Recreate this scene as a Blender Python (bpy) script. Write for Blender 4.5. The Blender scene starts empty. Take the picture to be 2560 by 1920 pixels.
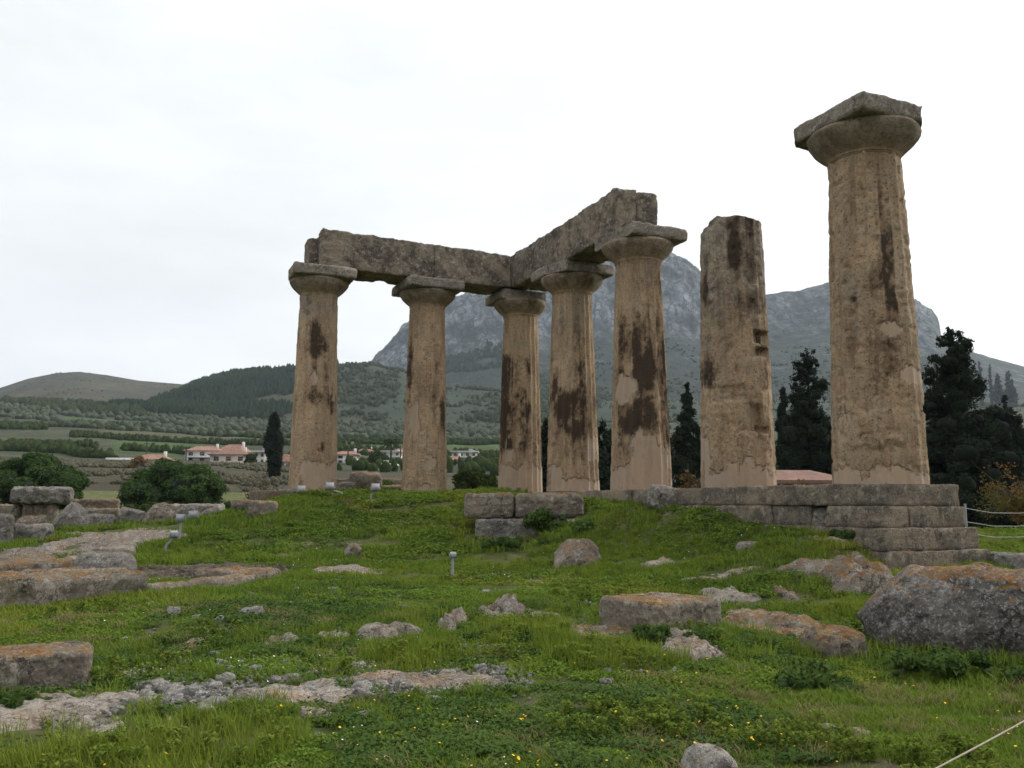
import bpy, math, random
import numpy as np
from mathutils import Vector, Matrix
R=math.radians
sc=bpy.context.scene; col=sc.collection
# ------------------------------------------------------------------ camera
cam=bpy.data.cameras.new('camera'); co=bpy.data.objects.new('camera',cam); col.objects.link(co)
cam.sensor_width=36; cam.lens=30.976; cam.clip_start=.05; cam.clip_end=20000
co.matrix_world=Matrix.Translation((0,0,1.6))@Matrix.Rotation(R(90)+.1345,4,'X')@Matrix.Rotation(.0039,4,'Z')
sc.camera=co
# ------------------------------------------------------------------ sky, sun, exposure
SUN_EL,SUN_AZ=R(28),R(58)          # sun stands behind thin cloud, beyond the single capital
w=bpy.data.worlds.new('World'); sc.world=w; w.use_nodes=True
nt=w.node_tree; nt.nodes.clear()
def N(t,kind,**k):
    n=t.nodes.new(kind)
    for a,b in k.items(): setattr(n,a,b)
    return n
sky=N(nt,'ShaderNodeTexSky',sky_type='NISHITA',sun_disc=False,sun_elevation=SUN_EL,sun_rotation=SUN_AZ,air_density=1.0,dust_density=3.0,ozone_density=1.0)
bw=N(nt,'ShaderNodeRGBToBW'); nt.links.new(sky.outputs[0],bw.inputs[0])
tc=N(nt,'ShaderNodeTexCoord'); mp=N(nt,'ShaderNodeMapping'); mp.inputs['Scale'].default_value=(1,1,3.2)
nt.links.new(tc.outputs['Generated'],mp.inputs[0])
ns=N(nt,'ShaderNodeTexNoise'); ns.inputs['Scale'].default_value=2.3; ns.inputs['Detail'].default_value=6; ns.inputs['Roughness'].default_value=.55
nt.links.new(mp.outputs[0],ns.inputs['Vector'])
rmp=N(nt,'ShaderNodeMapRange'); rmp.inputs['From Min'].default_value=.3; rmp.inputs['From Max'].default_value=.7; rmp.inputs['To Min'].default_value=.84; rmp.inputs['To Max'].default_value=1.12
nt.links.new(ns.outputs[0],rmp.inputs[0])
# cloud deck: even pale grey, lit more strongly round the veiled sun
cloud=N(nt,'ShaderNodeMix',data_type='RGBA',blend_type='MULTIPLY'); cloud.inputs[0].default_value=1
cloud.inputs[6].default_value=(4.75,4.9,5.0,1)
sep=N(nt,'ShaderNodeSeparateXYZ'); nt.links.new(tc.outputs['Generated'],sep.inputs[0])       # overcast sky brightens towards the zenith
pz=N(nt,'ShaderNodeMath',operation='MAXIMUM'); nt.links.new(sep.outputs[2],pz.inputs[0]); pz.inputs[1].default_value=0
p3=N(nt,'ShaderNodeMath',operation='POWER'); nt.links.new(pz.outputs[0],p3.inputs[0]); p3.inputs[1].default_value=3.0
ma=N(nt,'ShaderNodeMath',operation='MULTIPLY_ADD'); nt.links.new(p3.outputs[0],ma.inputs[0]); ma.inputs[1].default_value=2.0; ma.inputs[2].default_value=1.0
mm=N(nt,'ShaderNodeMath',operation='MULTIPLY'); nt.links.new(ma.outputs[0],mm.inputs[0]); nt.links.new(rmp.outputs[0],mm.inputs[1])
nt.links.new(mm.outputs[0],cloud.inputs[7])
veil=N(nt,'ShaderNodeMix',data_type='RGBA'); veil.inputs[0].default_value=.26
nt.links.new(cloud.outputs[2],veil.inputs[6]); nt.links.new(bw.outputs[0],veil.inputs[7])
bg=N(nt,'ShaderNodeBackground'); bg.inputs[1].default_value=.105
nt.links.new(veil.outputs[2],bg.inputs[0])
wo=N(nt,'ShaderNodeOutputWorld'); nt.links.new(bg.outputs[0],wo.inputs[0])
sl=bpy.data.lights.new('sun','SUN'); sl.energy=1.5; sl.angle=R(12); sl.color=(1,.94,.85)
so=bpy.data.objects.new('sun',sl); col.objects.link(so)
sd=Vector((math.sin(SUN_AZ)*math.cos(SUN_EL),math.cos(SUN_AZ)*math.cos(SUN_EL),math.sin(SUN_EL)))
so.rotation_euler=sd.to_track_quat('Z','Y').to_euler(); so.location=(20,30,40)
vs=sc.view_settings; vs.view_transform='Standard'; vs.look='None'; vs.exposure=1.05; vs.gamma=1; vs.use_curve_mapping=False
sc.cycles.use_denoising=True; sc.cycles.max_bounces=5; sc.cycles.diffuse_bounces=3; sc.cycles.transmission_bounces=3
sc.cycles.volume_bounces=0; sc.cycles.transparent_max_bounces=6; sc.cycles.caustics_reflective=False; sc.cycles.caustics_refractive=False

# ------------------------------------------------------------------ number helpers
rng=np.random.default_rng(11)
def _hash(ix,iy,iz,seed):
    h=(ix.astype(np.int64)*374761393+iy.astype(np.int64)*668265263+iz.astype(np.int64)*2147483647+seed*1274126177)&0xffffffff
    h=((h^(h>>13))*1274126177)&0xffffffff
    h=((h^(h>>16))*2246822519)&0xffffffff
    return ((h^(h>>15))&0xffffff)/float(0xffffff)
def vnoise(p,seed=0):
    f=np.floor(p); t=p-f; t=t*t*t*(t*(t*6-15)+10); i=f.astype(np.int64)
    r=0
    for dx in (0,1):
        wx=t[:,0] if dx else 1-t[:,0]
        for dy in (0,1):
            wy=t[:,1] if dy else 1-t[:,1]
            for dz in (0,1):
                wz=t[:,2] if dz else 1-t[:,2]
                r=r+wx*wy*wz*_hash(i[:,0]+dx,i[:,1]+dy,i[:,2]+dz,seed)
    return r*2-1
def fbm(p,oct=4,seed=0,gain=.5,lac=2.03):
    p=np.asarray(p,float); a=1;s=0;n=0
    for o in range(oct):
        s=s+a*vnoise(p,seed+o*17); n+=a; a*=gain; p=p*lac+11.3
    return s/n
def ridged(p,oct=4,seed=0):
    p=np.asarray(p,float); a=1;s=0;n=0
    for o in range(oct):
        s=s+a*(1-2*np.abs(vnoise(p,seed+o*17))); n+=a; a*=.55; p=p*2.1+7.7
    return s/n
# ---- lie of the land (metres; the viewer stands at the origin, +Y is south) ----
CTRL=np.array([[-3.44, 6.21, 0.0], [-1.69, 6.66, 0.02], [0.01, 6.92, 0.0], [2.09, 6.95, 0.0], [3.86, 6.98, 0.0], [0.01, 5.64, 0.0], [-3.11, 5.64, 0.0], [3.18, 5.72, 0.0], [-4.14, 7.41, 0.05], [4.43, 9.2, 0.05], [1.69, 10.17, 0.15], [-1.94, 9.45, 0.1], [-4.78, 11.62, 0.15], [-0.63, 11.74, 0.15], [4.39, 13.24, 0.25], [1.3, 12.98, 0.2], [-6.95, 12.29, 0.12], [-5.51, 13.36, 0.2], [5.22, 12.78, 0.3], [-4.5, 15.8, 0.17], [-2.33, 15.9, 0.19], [-0.04, 16.4, 0.22], [2.36, 15.5, 0.4], [4.46, 14.5, 0.67], [6.3, 14.8, 0.53], [7.8, 14.9, 0.5], [8.55, 15.0, 0.46], [11.9, 22.0, 0.6], [17.22, 30.0, 0.7], [-3.65, 17.5, 0.24], [-0.99, 18.3, 0.24], [-1.14, 21.0, 0.65], [-3.55, 22.5, 0.86], [-3.89, 24.5, 1.42], [-4.18, 26.3, 1.82], [-6.3, 26.0, 1.74], [-7.86, 25.0, 1.27], [-8.59, 23.5, 0.93], [-8.95, 21.5, 0.54], [-7.79, 19.0, 0.33], [-9.83, 21.0, 0.65], [-10.9, 20.0, 0.48], [-12.5, 24.0, 0.84], [-11.97, 25.5, 0.96], [-9.18, 27.0, 1.08], [-8.23, 14.5, 0.18], [-7.45, 16.0, 0.24], [0.06, 21.0, 0.69], [2.44, 24.0, 1.45], [2.83, 18.5, 0.73], [4.23, 16.5, 0.79], [1.71, 17.0, 0.43], [-1.45, 26.5, 1.86], [0.31, 24.0, 1.69], [2.25, 23.34, 1.68], [2.82, 22.07, 1.6], [3.24, 21.12, 1.54], [3.64, 20.25, 1.5], [4.0, 19.44, 1.48], [4.33, 18.7, 1.43], [4.63, 18.02, 1.26], [4.97, 17.26, 1.19], [5.29, 16.56, 1.16], [5.48, 16.13, 1.12], [5.66, 15.72, 1.03], [5.88, 15.24, 0.91], [-3.0, 29.0, 1.85], [-6.0, 29.0, 1.8], [0.3, 31.0, 1.85], [2.0, 28.0, 1.8], [4.0, 24.5, 1.7], [5.5, 21.0, 1.5], [8.0, 17.5, 0.9], [9.0, 22.0, 0.7], [7.0, 30.0, 0.9], [-1.0, 35.0, 1.2], [-8.0, 34.0, 0.9], [-12.0, 30.0, 0.9], [-20.0, 30.0, 0.6], [-22.0, 15.0, 0.1], [22.0, 15.0, 0.4], [20.0, 30.0, 0.6], [0.0, -6.0, 0.0], [-15.0, -6.0, 0.0], [15.0, -6.0, 0.0], [-12.0, 4.0, 0.0], [12.0, 4.0, 0.0], [0.0, 1.0, 0.0]])
def _tps_fit(P,Z,lam=.02):
    n=len(P); d=np.hypot(P[:,None,0]-P[None,:,0],P[:,None,1]-P[None,:,1])
    K=np.where(d>0,d*d*np.log(d+1e-12),0)+lam*np.eye(n)
    A=np.zeros((n+3,n+3)); A[:n,:n]=K; A[:n,n]=1; A[:n,n+1:]=P; A[n,:n]=1; A[n+1:,:n]=P.T
    return np.linalg.solve(A,np.concatenate([Z,np.zeros(3)]))
_W=_tps_fit(CTRL[:,:2],CTRL[:,2])
BR=[0,20,33,45,60,75,100,130,170,260,320,390,440,520,620,720,900,1150,1600,6000]
BZ=[.3,.5,.8,0.,-.3,.4,3.2,5.,7.4,13.3,18.5,25,30.6,40,52,66,88,110,120,60]
def sstep(a,b,t):
    t=np.clip((t-a)/(b-a),0,1); return t*t*(3-2*t)
def zg(x,y):
    x=np.asarray(x,float); y=np.asarray(y,float); sh=x.shape
    X=np.clip(x.ravel(),-24,24); Y=np.clip(y.ravel(),-6,36); out=np.empty(len(X))
    for i in range(0,len(X),20000):
        a,b=X[i:i+20000],Y[i:i+20000]
        d=np.hypot(a[:,None]-CTRL[None,:,0],b[:,None]-CTRL[None,:,1])
        out[i:i+20000]=np.where(d>0,d*d*np.log(d+1e-12),0)@_W[:-3]+_W[-3]+_W[-2]*a+_W[-1]*b
    r=np.hypot(x.ravel(),y.ravel())
    far=np.interp(r,BR,BZ)
    w=sstep(34,46,r)
    return (np.clip(out,-.6,2.0)*(1-w)+far*w).reshape(sh)

def P3(x,y,z): return np.stack([x,y,z],-1)

# ------------------------------------------------------------------ mesh helpers
def mesh(name,V,F,mat=None,smooth=True,attrs=None):
    V=np.asarray(V,np.float32); F=np.asarray(F,np.int32); k=F.shape[1]
    m=bpy.data.meshes.new(name); m.vertices.add(len(V)); m.vertices.foreach_set('co',V.ravel())
    m.loops.add(F.size); m.loops.foreach_set('vertex_index',F.ravel())
    m.polygons.add(len(F)); m.polygons.foreach_set('loop_start',np.arange(0,F.size,k,dtype=np.int32))
    if smooth: m.polygons.foreach_set('use_smooth',np.ones(len(F),bool))
    m.update(calc_edges=True)
    if mat: m.materials.append(mat)
    for n,a in (attrs or {}).items():
        a=np.asarray(a,np.float32)
        if a.ndim==1:
            at=m.attributes.new(n,'FLOAT','POINT'); at.data.foreach_set('value',a)
        else:
            if a.shape[1]==3: a=np.concatenate([a,np.ones((len(a),1),np.float32)],1)
            at=m.attributes.new(n,'FLOAT_COLOR','POINT'); at.data.foreach_set('color',a.ravel())
    return m
def link(name,data,parent=None,loc=(0,0,0),rz=0,rot=None,label=None,cat=None,group=None,kind=None,scale=None):
    o=bpy.data.objects.new(name,data); col.objects.link(o)
    o.location=loc; o.rotation_euler=rot if rot is not None else (0,0,rz)
    if scale is not None: o.scale=scale
    if parent: o.parent=parent
    if label: o['label']=label
    if cat: o['category']=cat
    if group: o['group']=group
    if kind: o['kind']=kind
    elif cat: o['kind']='thing'
    return o
_bg={}
def boxgrid(nx,ny,nz):
    if (nx,ny,nz) in _bg: return _bg[nx,ny,nz]
    idx={};V=[];F=[]
    def v(i,j,k):
        q=(i,j,k)
        if q not in idx: idx[q]=len(V); V.append((2*i/nx-1,2*j/ny-1,2*k/nz-1))
        return idx[q]
    for i in range(nx):
        for j in range(ny):
            F.append((v(i,j,0),v(i,j+1,0),v(i+1,j+1,0),v(i+1,j,0))); F.append((v(i,j,nz),v(i+1,j,nz),v(i+1,j+1,nz),v(i,j+1,nz)))
    for i in range(nx):
        for k in range(nz):
            F.append((v(i,0,k),v(i+1,0,k),v(i+1,0,k+1),v(i,0,k+1))); F.append((v(i,ny,k),v(i,ny,k+1),v(i+1,ny,k+1),v(i+1,ny,k)))
    for j in range(ny):
        for k in range(nz):
            F.append((v(0,j,k),v(0,j,k+1),v(0,j+1,k+1),v(0,j+1,k))); F.append((v(nx,j,k),v(nx,j+1,k),v(nx,j+1,k+1),v(nx,j,k+1)))
    _bg[nx,ny,nz]=(np.array(V),np.array(F)); return _bg[nx,ny,nz]
def stone(dims,seed,res=.07,rnd=.12,rough=.02,cuts=0,cutlo=.72,warp=.0,low=.05,topfn=None,maxn=44,planes=()):
    """a weathered stone: rounded box, corner chips, erosion. origin at the centre of its base"""
    h=np.array(dims)/2.; n=[int(np.clip(2*a/res,4,maxn)) for a in h]
    U,F=boxgrid(*n); r=np.random.default_rng(seed)
    rr=min(min(h)*.98,rnd); q=np.clip(U*h,-(h-rr),h-rr); dv=U*h-q; L=np.linalg.norm(dv,axis=1,keepdims=True)+1e-9
    nrm=dv/L; V=q+nrm*rr
    s=min(dims); off=seed*3.77
    V=V+nrm*(low*s*fbm(V/s*2.2+off,3,seed))[:,None]
    for c in range(cuts):
        d=r.normal(size=3); d[2]=abs(d[2])*.8 if r.random()<.7 else d[2]; d/=np.linalg.norm(d)
        lim=(np.abs(d)*h).sum()*r.uniform(cutlo,.95); e=V@d-lim; V=V-np.maximum(e,0)[:,None]*d
    for (a,b_,c_,k_) in planes:
        d=np.array([a,b_,c_],float); d/=np.linalg.norm(d); e=V@d-(np.abs(d)*h).sum()*k_; V=V-np.maximum(e,0)[:,None]*d*.93
    if warp: V=V+warp*s*np.stack([fbm(V/s*1.1+off+k*9,2,seed+k) for k in range(3)],-1)
    f=.55*fbm(V*9+off,3,seed+5)+.75*ridged(V*4.2+off,3,seed+6); pit=np.maximum(0,fbm(V*17+off,2,seed+9)-.15)
    V=V+nrm*(rough*f-rough*2.2*pit)[:,None]
    if topfn is not None: V=topfn(V,U)
    V[:,2]+=h[2]
    return V,F

# ------------------------------------------------------------------ materials
def mat(name,rough=.95):
    m=bpy.data.materials.new(name); m.use_nodes=True; t=m.node_tree; t.nodes.clear()
    b=N(t,'ShaderNodeBsdfPrincipled'); b.inputs['Roughness'].default_value=rough
    b.inputs['Specular IOR Level'].default_value=.15
    o=N(t,'ShaderNodeOutputMaterial'); t.links.new(b.outputs[0],o.inputs[0]); return m,t,b
def noise(t,scale,detail=4,rough=.55,vec=None,dist=0,out=0):
    n=N(t,'ShaderNodeTexNoise'); n.inputs['Scale'].default_value=scale; n.inputs['Detail'].default_value=detail; n.inputs['Roughness'].default_value=rough; n.inputs['Distortion'].default_value=dist
    if vec is not None: t.links.new(vec,n.inputs['Vector'])
    return n.outputs[out]
def rampv(t,v,a,b,c=0.,d=1.):
    n=N(t,'ShaderNodeMapRange',interpolation_type='SMOOTHSTEP'); n.inputs['From Min'].default_value=a; n.inputs['From Max'].default_value=b; n.inputs['To Min'].default_value=c; n.inputs['To Max'].default_value=d
    t.links.new(v,n.inputs[0]); return n.outputs[0]
def mth(t,op,a,b=None):
    n=N(t,'ShaderNodeMath',operation=op)
    for i,v in enumerate((a,b)):
        if v is None: continue
        if isinstance(v,(int,float)): n.inputs[i].default_value=v
        else: t.links.new(v,n.inputs[i])
    return n.outputs[0]
def mixc(t,f,a,b,blend='MIX'):
    n=N(t,'ShaderNodeMix',data_type='RGBA',blend_type=blend)
    for s,v in ((0,f),(6,a),(7,b)):
        if isinstance(v,(int,float)): n.inputs[s].default_value=v
        elif isinstance(v,tuple): n.inputs[s].default_value=(*v,1)
        else: t.links.new(v,n.inputs[s])
    return n.outputs[2]
def attr(t,name): return N(t,'ShaderNodeAttribute',attribute_name=name)
def bump(t,b,h,dist,strength=1.,prev=None):
    n=N(t,'ShaderNodeBump'); n.inputs['Distance'].default_value=dist; n.inputs['Strength'].default_value=strength
    t.links.new(h,n.inputs['Height'])
    if prev is not None: t.links.new(prev,n.inputs['Normal'])
    t.links.new(n.outputs[0],b.inputs['Normal']); return n.outputs[0]
def plain(name,c,rough=.9,var=.25,scale=3.):
    m,t,b=mat(name,rough); g=N(t,'ShaderNodeNewGeometry'); n=noise(t,scale,4,.6,g.outputs['Position'])
    t.links.new(mixc(t,rampv(t,n,.3,.7),tuple(v*(1-var) for v in c),tuple(min(1,v*(1+var)) for v in c)),b.inputs[0]); return m
def rockmat(name,base,dark,light,lichen=.5,moss=0.,speck=.5,pit=1.,upw=.17,crack=1.):
    m,t,b=mat(name); g=N(t,'ShaderNodeNewGeometry'); p=g.outputs['Position']
    sx=N(t,'ShaderNodeSeparateXYZ'); t.links.new(g.outputs['Normal'],sx.inputs[0]); up=sx.outputs[2]
    c=mixc(t,rampv(t,noise(t,1.7,7,.72,p),.40,.62),base,dark)
    oi=N(t,'ShaderNodeObjectInfo'); c=mixc(t,mth(t,'MULTIPLY',oi.outputs['Random'],.55),c,dark)
    c=mixc(t,mth(t,'MULTIPLY',rampv(t,noise(t,6.5,7,.75,p),.52,.62),.75),c,light)
    c=mixc(t,mth(t,'MULTIPLY',rampv(t,noise(t,34,5,.7,p),.54,.62),speck*.95),c,tuple(min(.7,v*1.12) for v in light))
    c=mixc(t,mth(t,'MULTIPLY',rampv(t,noise(t,27,6,.78,p),.53,.64),.72*pit),c,tuple(v*.3 for v in dark))
    cv=N(t,'ShaderNodeTexVoronoi',feature='DISTANCE_TO_EDGE'); cv.inputs['Scale'].default_value=2.6
    cn=noise(t,3.5,4,.6,p,0,1); ca=N(t,'ShaderNodeVectorMath',operation='MULTIPLY_ADD'); t.links.new(cn,ca.inputs[0]); ca.inputs[1].default_value=(.5,.5,.9); t.links.new(p,ca.inputs[2]); t.links.new(ca.outputs[0],cv.inputs['Vector'])
    crk=mth(t,'MULTIPLY',rampv(t,cv.outputs['Distance'],.004,.04,1.,0.),rampv(t,noise(t,1.3,3,.5,p),.42,.6))
    c=mixc(t,mth(t,'MULTIPLY',crk,.75*crack),c,tuple(v*.22 for v in dark))
    li=mth(t,'ADD',noise(t,3.1,6,.72,p),mth(t,'MULTIPLY',up,upw))
    lf=rampv(t,li,.53+upw-.1*lichen,.63+upw-.1*lichen)
    lf=mth(t,'MULTIPLY',lf,rampv(t,noise(t,29,3,.6,p),.36,.6))
    lc=mixc(t,rampv(t,noise(t,5,3,.5,p),.4,.65),(.36,.15,.028),(.30,.19,.06))
    c=mixc(t,mth(t,'MULTIPLY',lf,min(1,lichen*1.25)),c,lc)
    if moss: c=mixc(t,mth(t,'MULTIPLY',rampv(t,noise(t,2.3,5,.65,p),.5,.62),moss),c,(.16,.13,.03))
    t.links.new(c,b.inputs[0])
    vo=N(t,'ShaderNodeTexVoronoi'); vo.inputs['Scale'].default_value=19; t.links.new(p,vo.inputs['Vector'])
    q=bump(t,b,crk,-.03,1.); q=bump(t,b,noise(t,11,8,.8,p),.20,1.,q); q=bump(t,b,rampv(t,vo.outputs['Distance'],.0,.35),.03,.6,q); q=bump(t,b,noise(t,48,4,.7,p),.04,1.,q); return m
M={}
M['limestone']=rockmat('grey limestone',(.43,.39,.34),(.21,.19,.168),(.58,.55,.50),.4)
M['lichen']=rockmat('lichened limestone',(.40,.335,.26),(.23,.19,.15),(.54,.49,.42),1.15,upw=.26)
M['boulder']=rockmat('dark grey boulder',(.31,.285,.255),(.15,.138,.126),(.50,.48,.45),2.0,speck=.9,upw=.5)
M['ledge']=rockmat('ledge rock',(.42,.365,.30),(.22,.18,.14),(.56,.51,.44),.95,moss=.4,upw=.25)
M['bedrock']=rockmat('pale bedrock',(.50,.43,.36),(.30,.25,.205),(.63,.58,.52),.5,pit=1.4)
M['pebble']=rockmat('loose stone',(.45,.425,.385),(.27,.25,.225),(.60,.58,.54),.1)
M['step']=rockmat('temple step stone',(.48,.39,.285),(.17,.15,.13),(.56,.48,.385),.55,pit=1.2,crack=.5)
M['beam']=rockmat('architrave stone',(.46,.375,.285),(.14,.118,.098),(.60,.52,.43),.10,speck=.35,pit=.8,crack=.5)
M['abacus']=rockmat('capital stone',(.50,.43,.345),(.25,.215,.18),(.62,.56,.48),.12,speck=.7)
M['orange']=rockmat('orange lichened rock',(.36,.29,.22),(.2,.16,.13),(.48,.43,.37),2.0,upw=.30)
M['rubblestone']=rockmat('brown rubble',(.25,.20,.155),(.14,.11,.085),(.38,.33,.28),.2)
M['fawn']=rockmat('fawn stone',(.35,.26,.18),(.22,.165,.12),(.42,.36,.28),.15)
def column_mat():
    m,t,b=mat('weathered column limestone'); g=N(t,'ShaderNodeNewGeometry'); p=g.outputs['Position']
    mp=N(t,'ShaderNodeMapping'); mp.inputs['Scale'].default_value=(1,1,.35); t.links.new(p,mp.inputs[0]); pv=mp.outputs[0]
    mq0=N(t,'ShaderNodeMapping'); mq0.inputs['Location'].default_value=(7,3,1); mq0.inputs['Scale'].default_value=(1,1,.5); t.links.new(p,mq0.inputs[0])
    a=attr(t,'mk'); s=N(t,'ShaderNodeSeparateColor'); t.links.new(a.outputs['Color'],s.inputs[0]); st,pl,gr=s.outputs[0],s.outputs[1],s.outputs[2]
    c=mixc(t,rampv(t,noise(t,1.6,6,.7,pv),.36,.64),(.54,.385,.245),(.36,.245,.152)); c=mixc(t,mth(t,'MULTIPLY',rampv(t,noise(t,2.6,6,.75,p),.48,.64),.6),c,(.36,.295,.225)); c=mixc(t,mth(t,'MULTIPLY',rampv(t,noise(t,5.5,7,.8,p),.54,.66),.42),c,(.17,.115,.072)); c=mixc(t,mth(t,'MULTIPLY',rampv(t,noise(t,4.4,7,.8,mq0.outputs[0]),.54,.64),.55),c,(.52,.41,.28))
    c=mixc(t,mth(t,'MULTIPLY',rampv(t,noise(t,7,5,.65,pv),.52,.68),.55),c,(.50,.40,.28))
    mq=N(t,'ShaderNodeMapping'); mq.inputs['Scale'].default_value=(1,1,.09); t.links.new(p,mq.inputs[0])
    c=mixc(t,mth(t,'MULTIPLY',rampv(t,noise(t,6.5,5,.65,mq.outputs[0]),.5,.66),.55),c,(.20,.135,.085))
    c=mixc(t,mth(t,'MULTIPLY',rampv(t,noise(t,4.2,5,.7,mq.outputs[0]),.54,.66),.45),c,(.41,.33,.24))
    gc=mixc(t,rampv(t,noise(t,5,5,.65,p),.4,.62),(.19,.158,.122),(.36,.305,.235))
    gc=mixc(t,mth(t,'MULTIPLY',rampv(t,noise(t,14,4,.6,p),.56,.66),.6),gc,(.42,.39,.345))
    c=mixc(t,gr,c,gc)
    pits=rampv(t,noise(t,21,5,.75,p),.54,.66)
    c=mixc(t,mth(t,'MULTIPLY',pits,mth(t,'SUBTRACT',.9,mth(t,'MULTIPLY',pl,.6))),c,(.062,.044,.031))
    sn=mth(t,'ADD',st,mth(t,'MULTIPLY',mth(t,'SUBTRACT',noise(t,10,8,.82,p),.5),1.25)); c=mixc(t,mth(t,'MULTIPLY',rampv(t,sn,.08,.5),.66),c,(.15,.095,.058)); c=mixc(t,mth(t,'MULTIPLY',rampv(t,sn,.46,.80),.87),c,(.046,.033,.025))
    pc=mixc(t,rampv(t,noise(t,1.1,3,.5,p),.38,.62),(.325,.24,.172),(.30,.24,.195))
    pc=mixc(t,mth(t,'MULTIPLY',rampv(t,noise(t,3.5,6,.75,pv),.45,.68),.5),pc,(.21,.15,.105)); c=mixc(t,mth(t,'MULTIPLY',pl,.8),c,pc)
    t.links.new(c,b.inputs[0])
    inv=mth(t,'SUBTRACT',1.,mth(t,'MULTIPLY',pl,.85))
    q=bump(t,b,mth(t,'MULTIPLY',noise(t,12,6,.75,p),inv),.10,1.); bump(t,b,mth(t,'MULTIPLY',noise(t,45,4,.7,p),inv),.025,.8,q); return m
M['column']=column_mat()
def ground_mat():
    m,t,b=mat('turf soil'); g=N(t,'ShaderNodeNewGeometry'); p=g.outputs['Position']
    c=mixc(t,rampv(t,noise(t,.55,5,.6,p),.38,.62),(.062,.078,.022),(.085,.092,.026))
    c=mixc(t,rampv(t,noise(t,2.2,5,.65,p),.50,.66),c,(.15,.12,.08))
    c=mixc(t,mth(t,'MULTIPLY',rampv(t,noise(t,30,3,.6,p),.55,.7),.6),c,(.03,.042,.012))
    t.links.new(c,b.inputs[0]); q=bump(t,b,noise(t,9,6,.7,p),.06,.8); bump(t,b,noise(t,60,4,.7,p),.03,.9,q); return m
M['ground']=ground_mat()
def leafmat(name,a,b_,c_=None,attrname='bt',patch=.6,trans=.25):
    m=bpy.data.materials.new(name); m.use_nodes=True; t=m.node_tree; t.nodes.clear()
    g=N(t,'ShaderNodeNewGeometry'); p=g.outputs['Position']; at=attr(t,attrname)
    f=mth(t,'ADD',mth(t,'MULTIPLY',at.outputs['Fac'],.5),mth(t,'MULTIPLY',rampv(t,noise(t,patch,4,.6,p),.35,.65),.5))
    c=mixc(t,f,a,b_)
    if c_: c=mixc(t,rampv(t,noise(t,patch*.37,3,.5,p),.52,.68),c,c_)
    d=N(t,'ShaderNodeBsdfDiffuse'); tr=N(t,'ShaderNodeBsdfTranslucent'); mx=N(t,'ShaderNodeMixShader'); mx.inputs[0].default_value=trans
    t.links.new(c,d.inputs[0]); t.links.new(c,tr.inputs[0]); t.links.new(d.outputs[0],mx.inputs[1]); t.links.new(tr.outputs[0],mx.inputs[2])
    o=N(t,'ShaderNodeOutputMaterial'); t.links.new(mx.outputs[0],o.inputs[0]); return m
M['grass']=leafmat('meadow grass',(.096,.152,.022),(.16,.22,.034),(.21,.225,.036))
M['clover']=leafmat('low herbs',(.09,.15,.024),(.145,.20,.034),(.185,.20,.032),patch=1.1)
M['tallgrass']=leafmat('tall fresh grass',(.115,.17,.022),(.18,.22,.035))
M['straw']=leafmat('dry stalks',(.16,.125,.06),(.26,.21,.11),patch=2)
M['nettle']=leafmat('nettle leaves',(.045,.085,.024),(.085,.125,.034),patch=2)
M['weed']=leafmat('yellow green weeds',(.085,.13,.022),(.15,.185,.032),patch=2)
M['pine']=leafmat('pine needles',(.020,.042,.014),(.060,.098,.028),patch=.35,trans=.1)
M['cypress']=leafmat('cypress sprays',(.010,.015,.010),(.022,.030,.018),patch=.5,trans=.05)
M['shrub']=leafmat('shrub leaves',(.022,.036,.013),(.052,.068,.022),patch=.7)
M['autumn']=leafmat('autumn leaves',(.085,.052,.026),(.19,.115,.045),(.11,.10,.028),patch=.9)
M['dry']=leafmat('dry twigs',(.055,.052,.036),(.10,.09,.062),patch=.5,trans=0)
M['olive']=leafmat('olive foliage',(.042,.052,.034),(.085,.095,.066),patch=.02,trans=.05)
M['forest']=leafmat('distant pines',(.012,.021,.011),(.024,.036,.016),patch=.01,trans=.02)
M['scrub']=leafmat('hillside scrub',(.022,.03,.014),(.045,.052,.025),patch=.01,trans=.02)
M['bark']=plain('bark',(.06,.048,.038),.95,.4,6)
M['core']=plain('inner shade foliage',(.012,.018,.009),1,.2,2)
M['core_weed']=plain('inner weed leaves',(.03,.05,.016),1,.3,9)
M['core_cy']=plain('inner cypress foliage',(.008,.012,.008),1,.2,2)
M['white']=plain('whitewashed wall',(.50,.48,.45),.8,.1,.5)
M['cream']=plain('cream wall',(.45,.38,.32),.8,.1,.5)
M['roof']=plain('terracotta tiles',(.24,.135,.10),.85,.35,2)
M['roofdark']=plain('brown tiles',(.17,.095,.072),.85,.25,2)
M['glass']=plain('dark window',(.02,.02,.022),.3,.2,1)
M['shutter']=plain('brown shutter',(.10,.05,.035),.6,.2,2)
M['metal']=plain('grey painted metal',(.25,.255,.26),.5,.08,8)
M['lens']=plain('lamp glass',(.30,.31,.32),.35,.05,4)
M['wood']=plain('pole wood',(.07,.058,.048),.9,.3,3)
M['rope']=plain('pale rope',(.30,.27,.20),.9,.2,60)
M['wire']=plain('fence wire',(.25,.25,.25),.5,.1,5)
M['daisy']=plain('white petals',(.75,.75,.72),.8,.05,5)
M['yellow']=plain('yellow petals',(.68,.40,.015),.8,.1,5)

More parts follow.
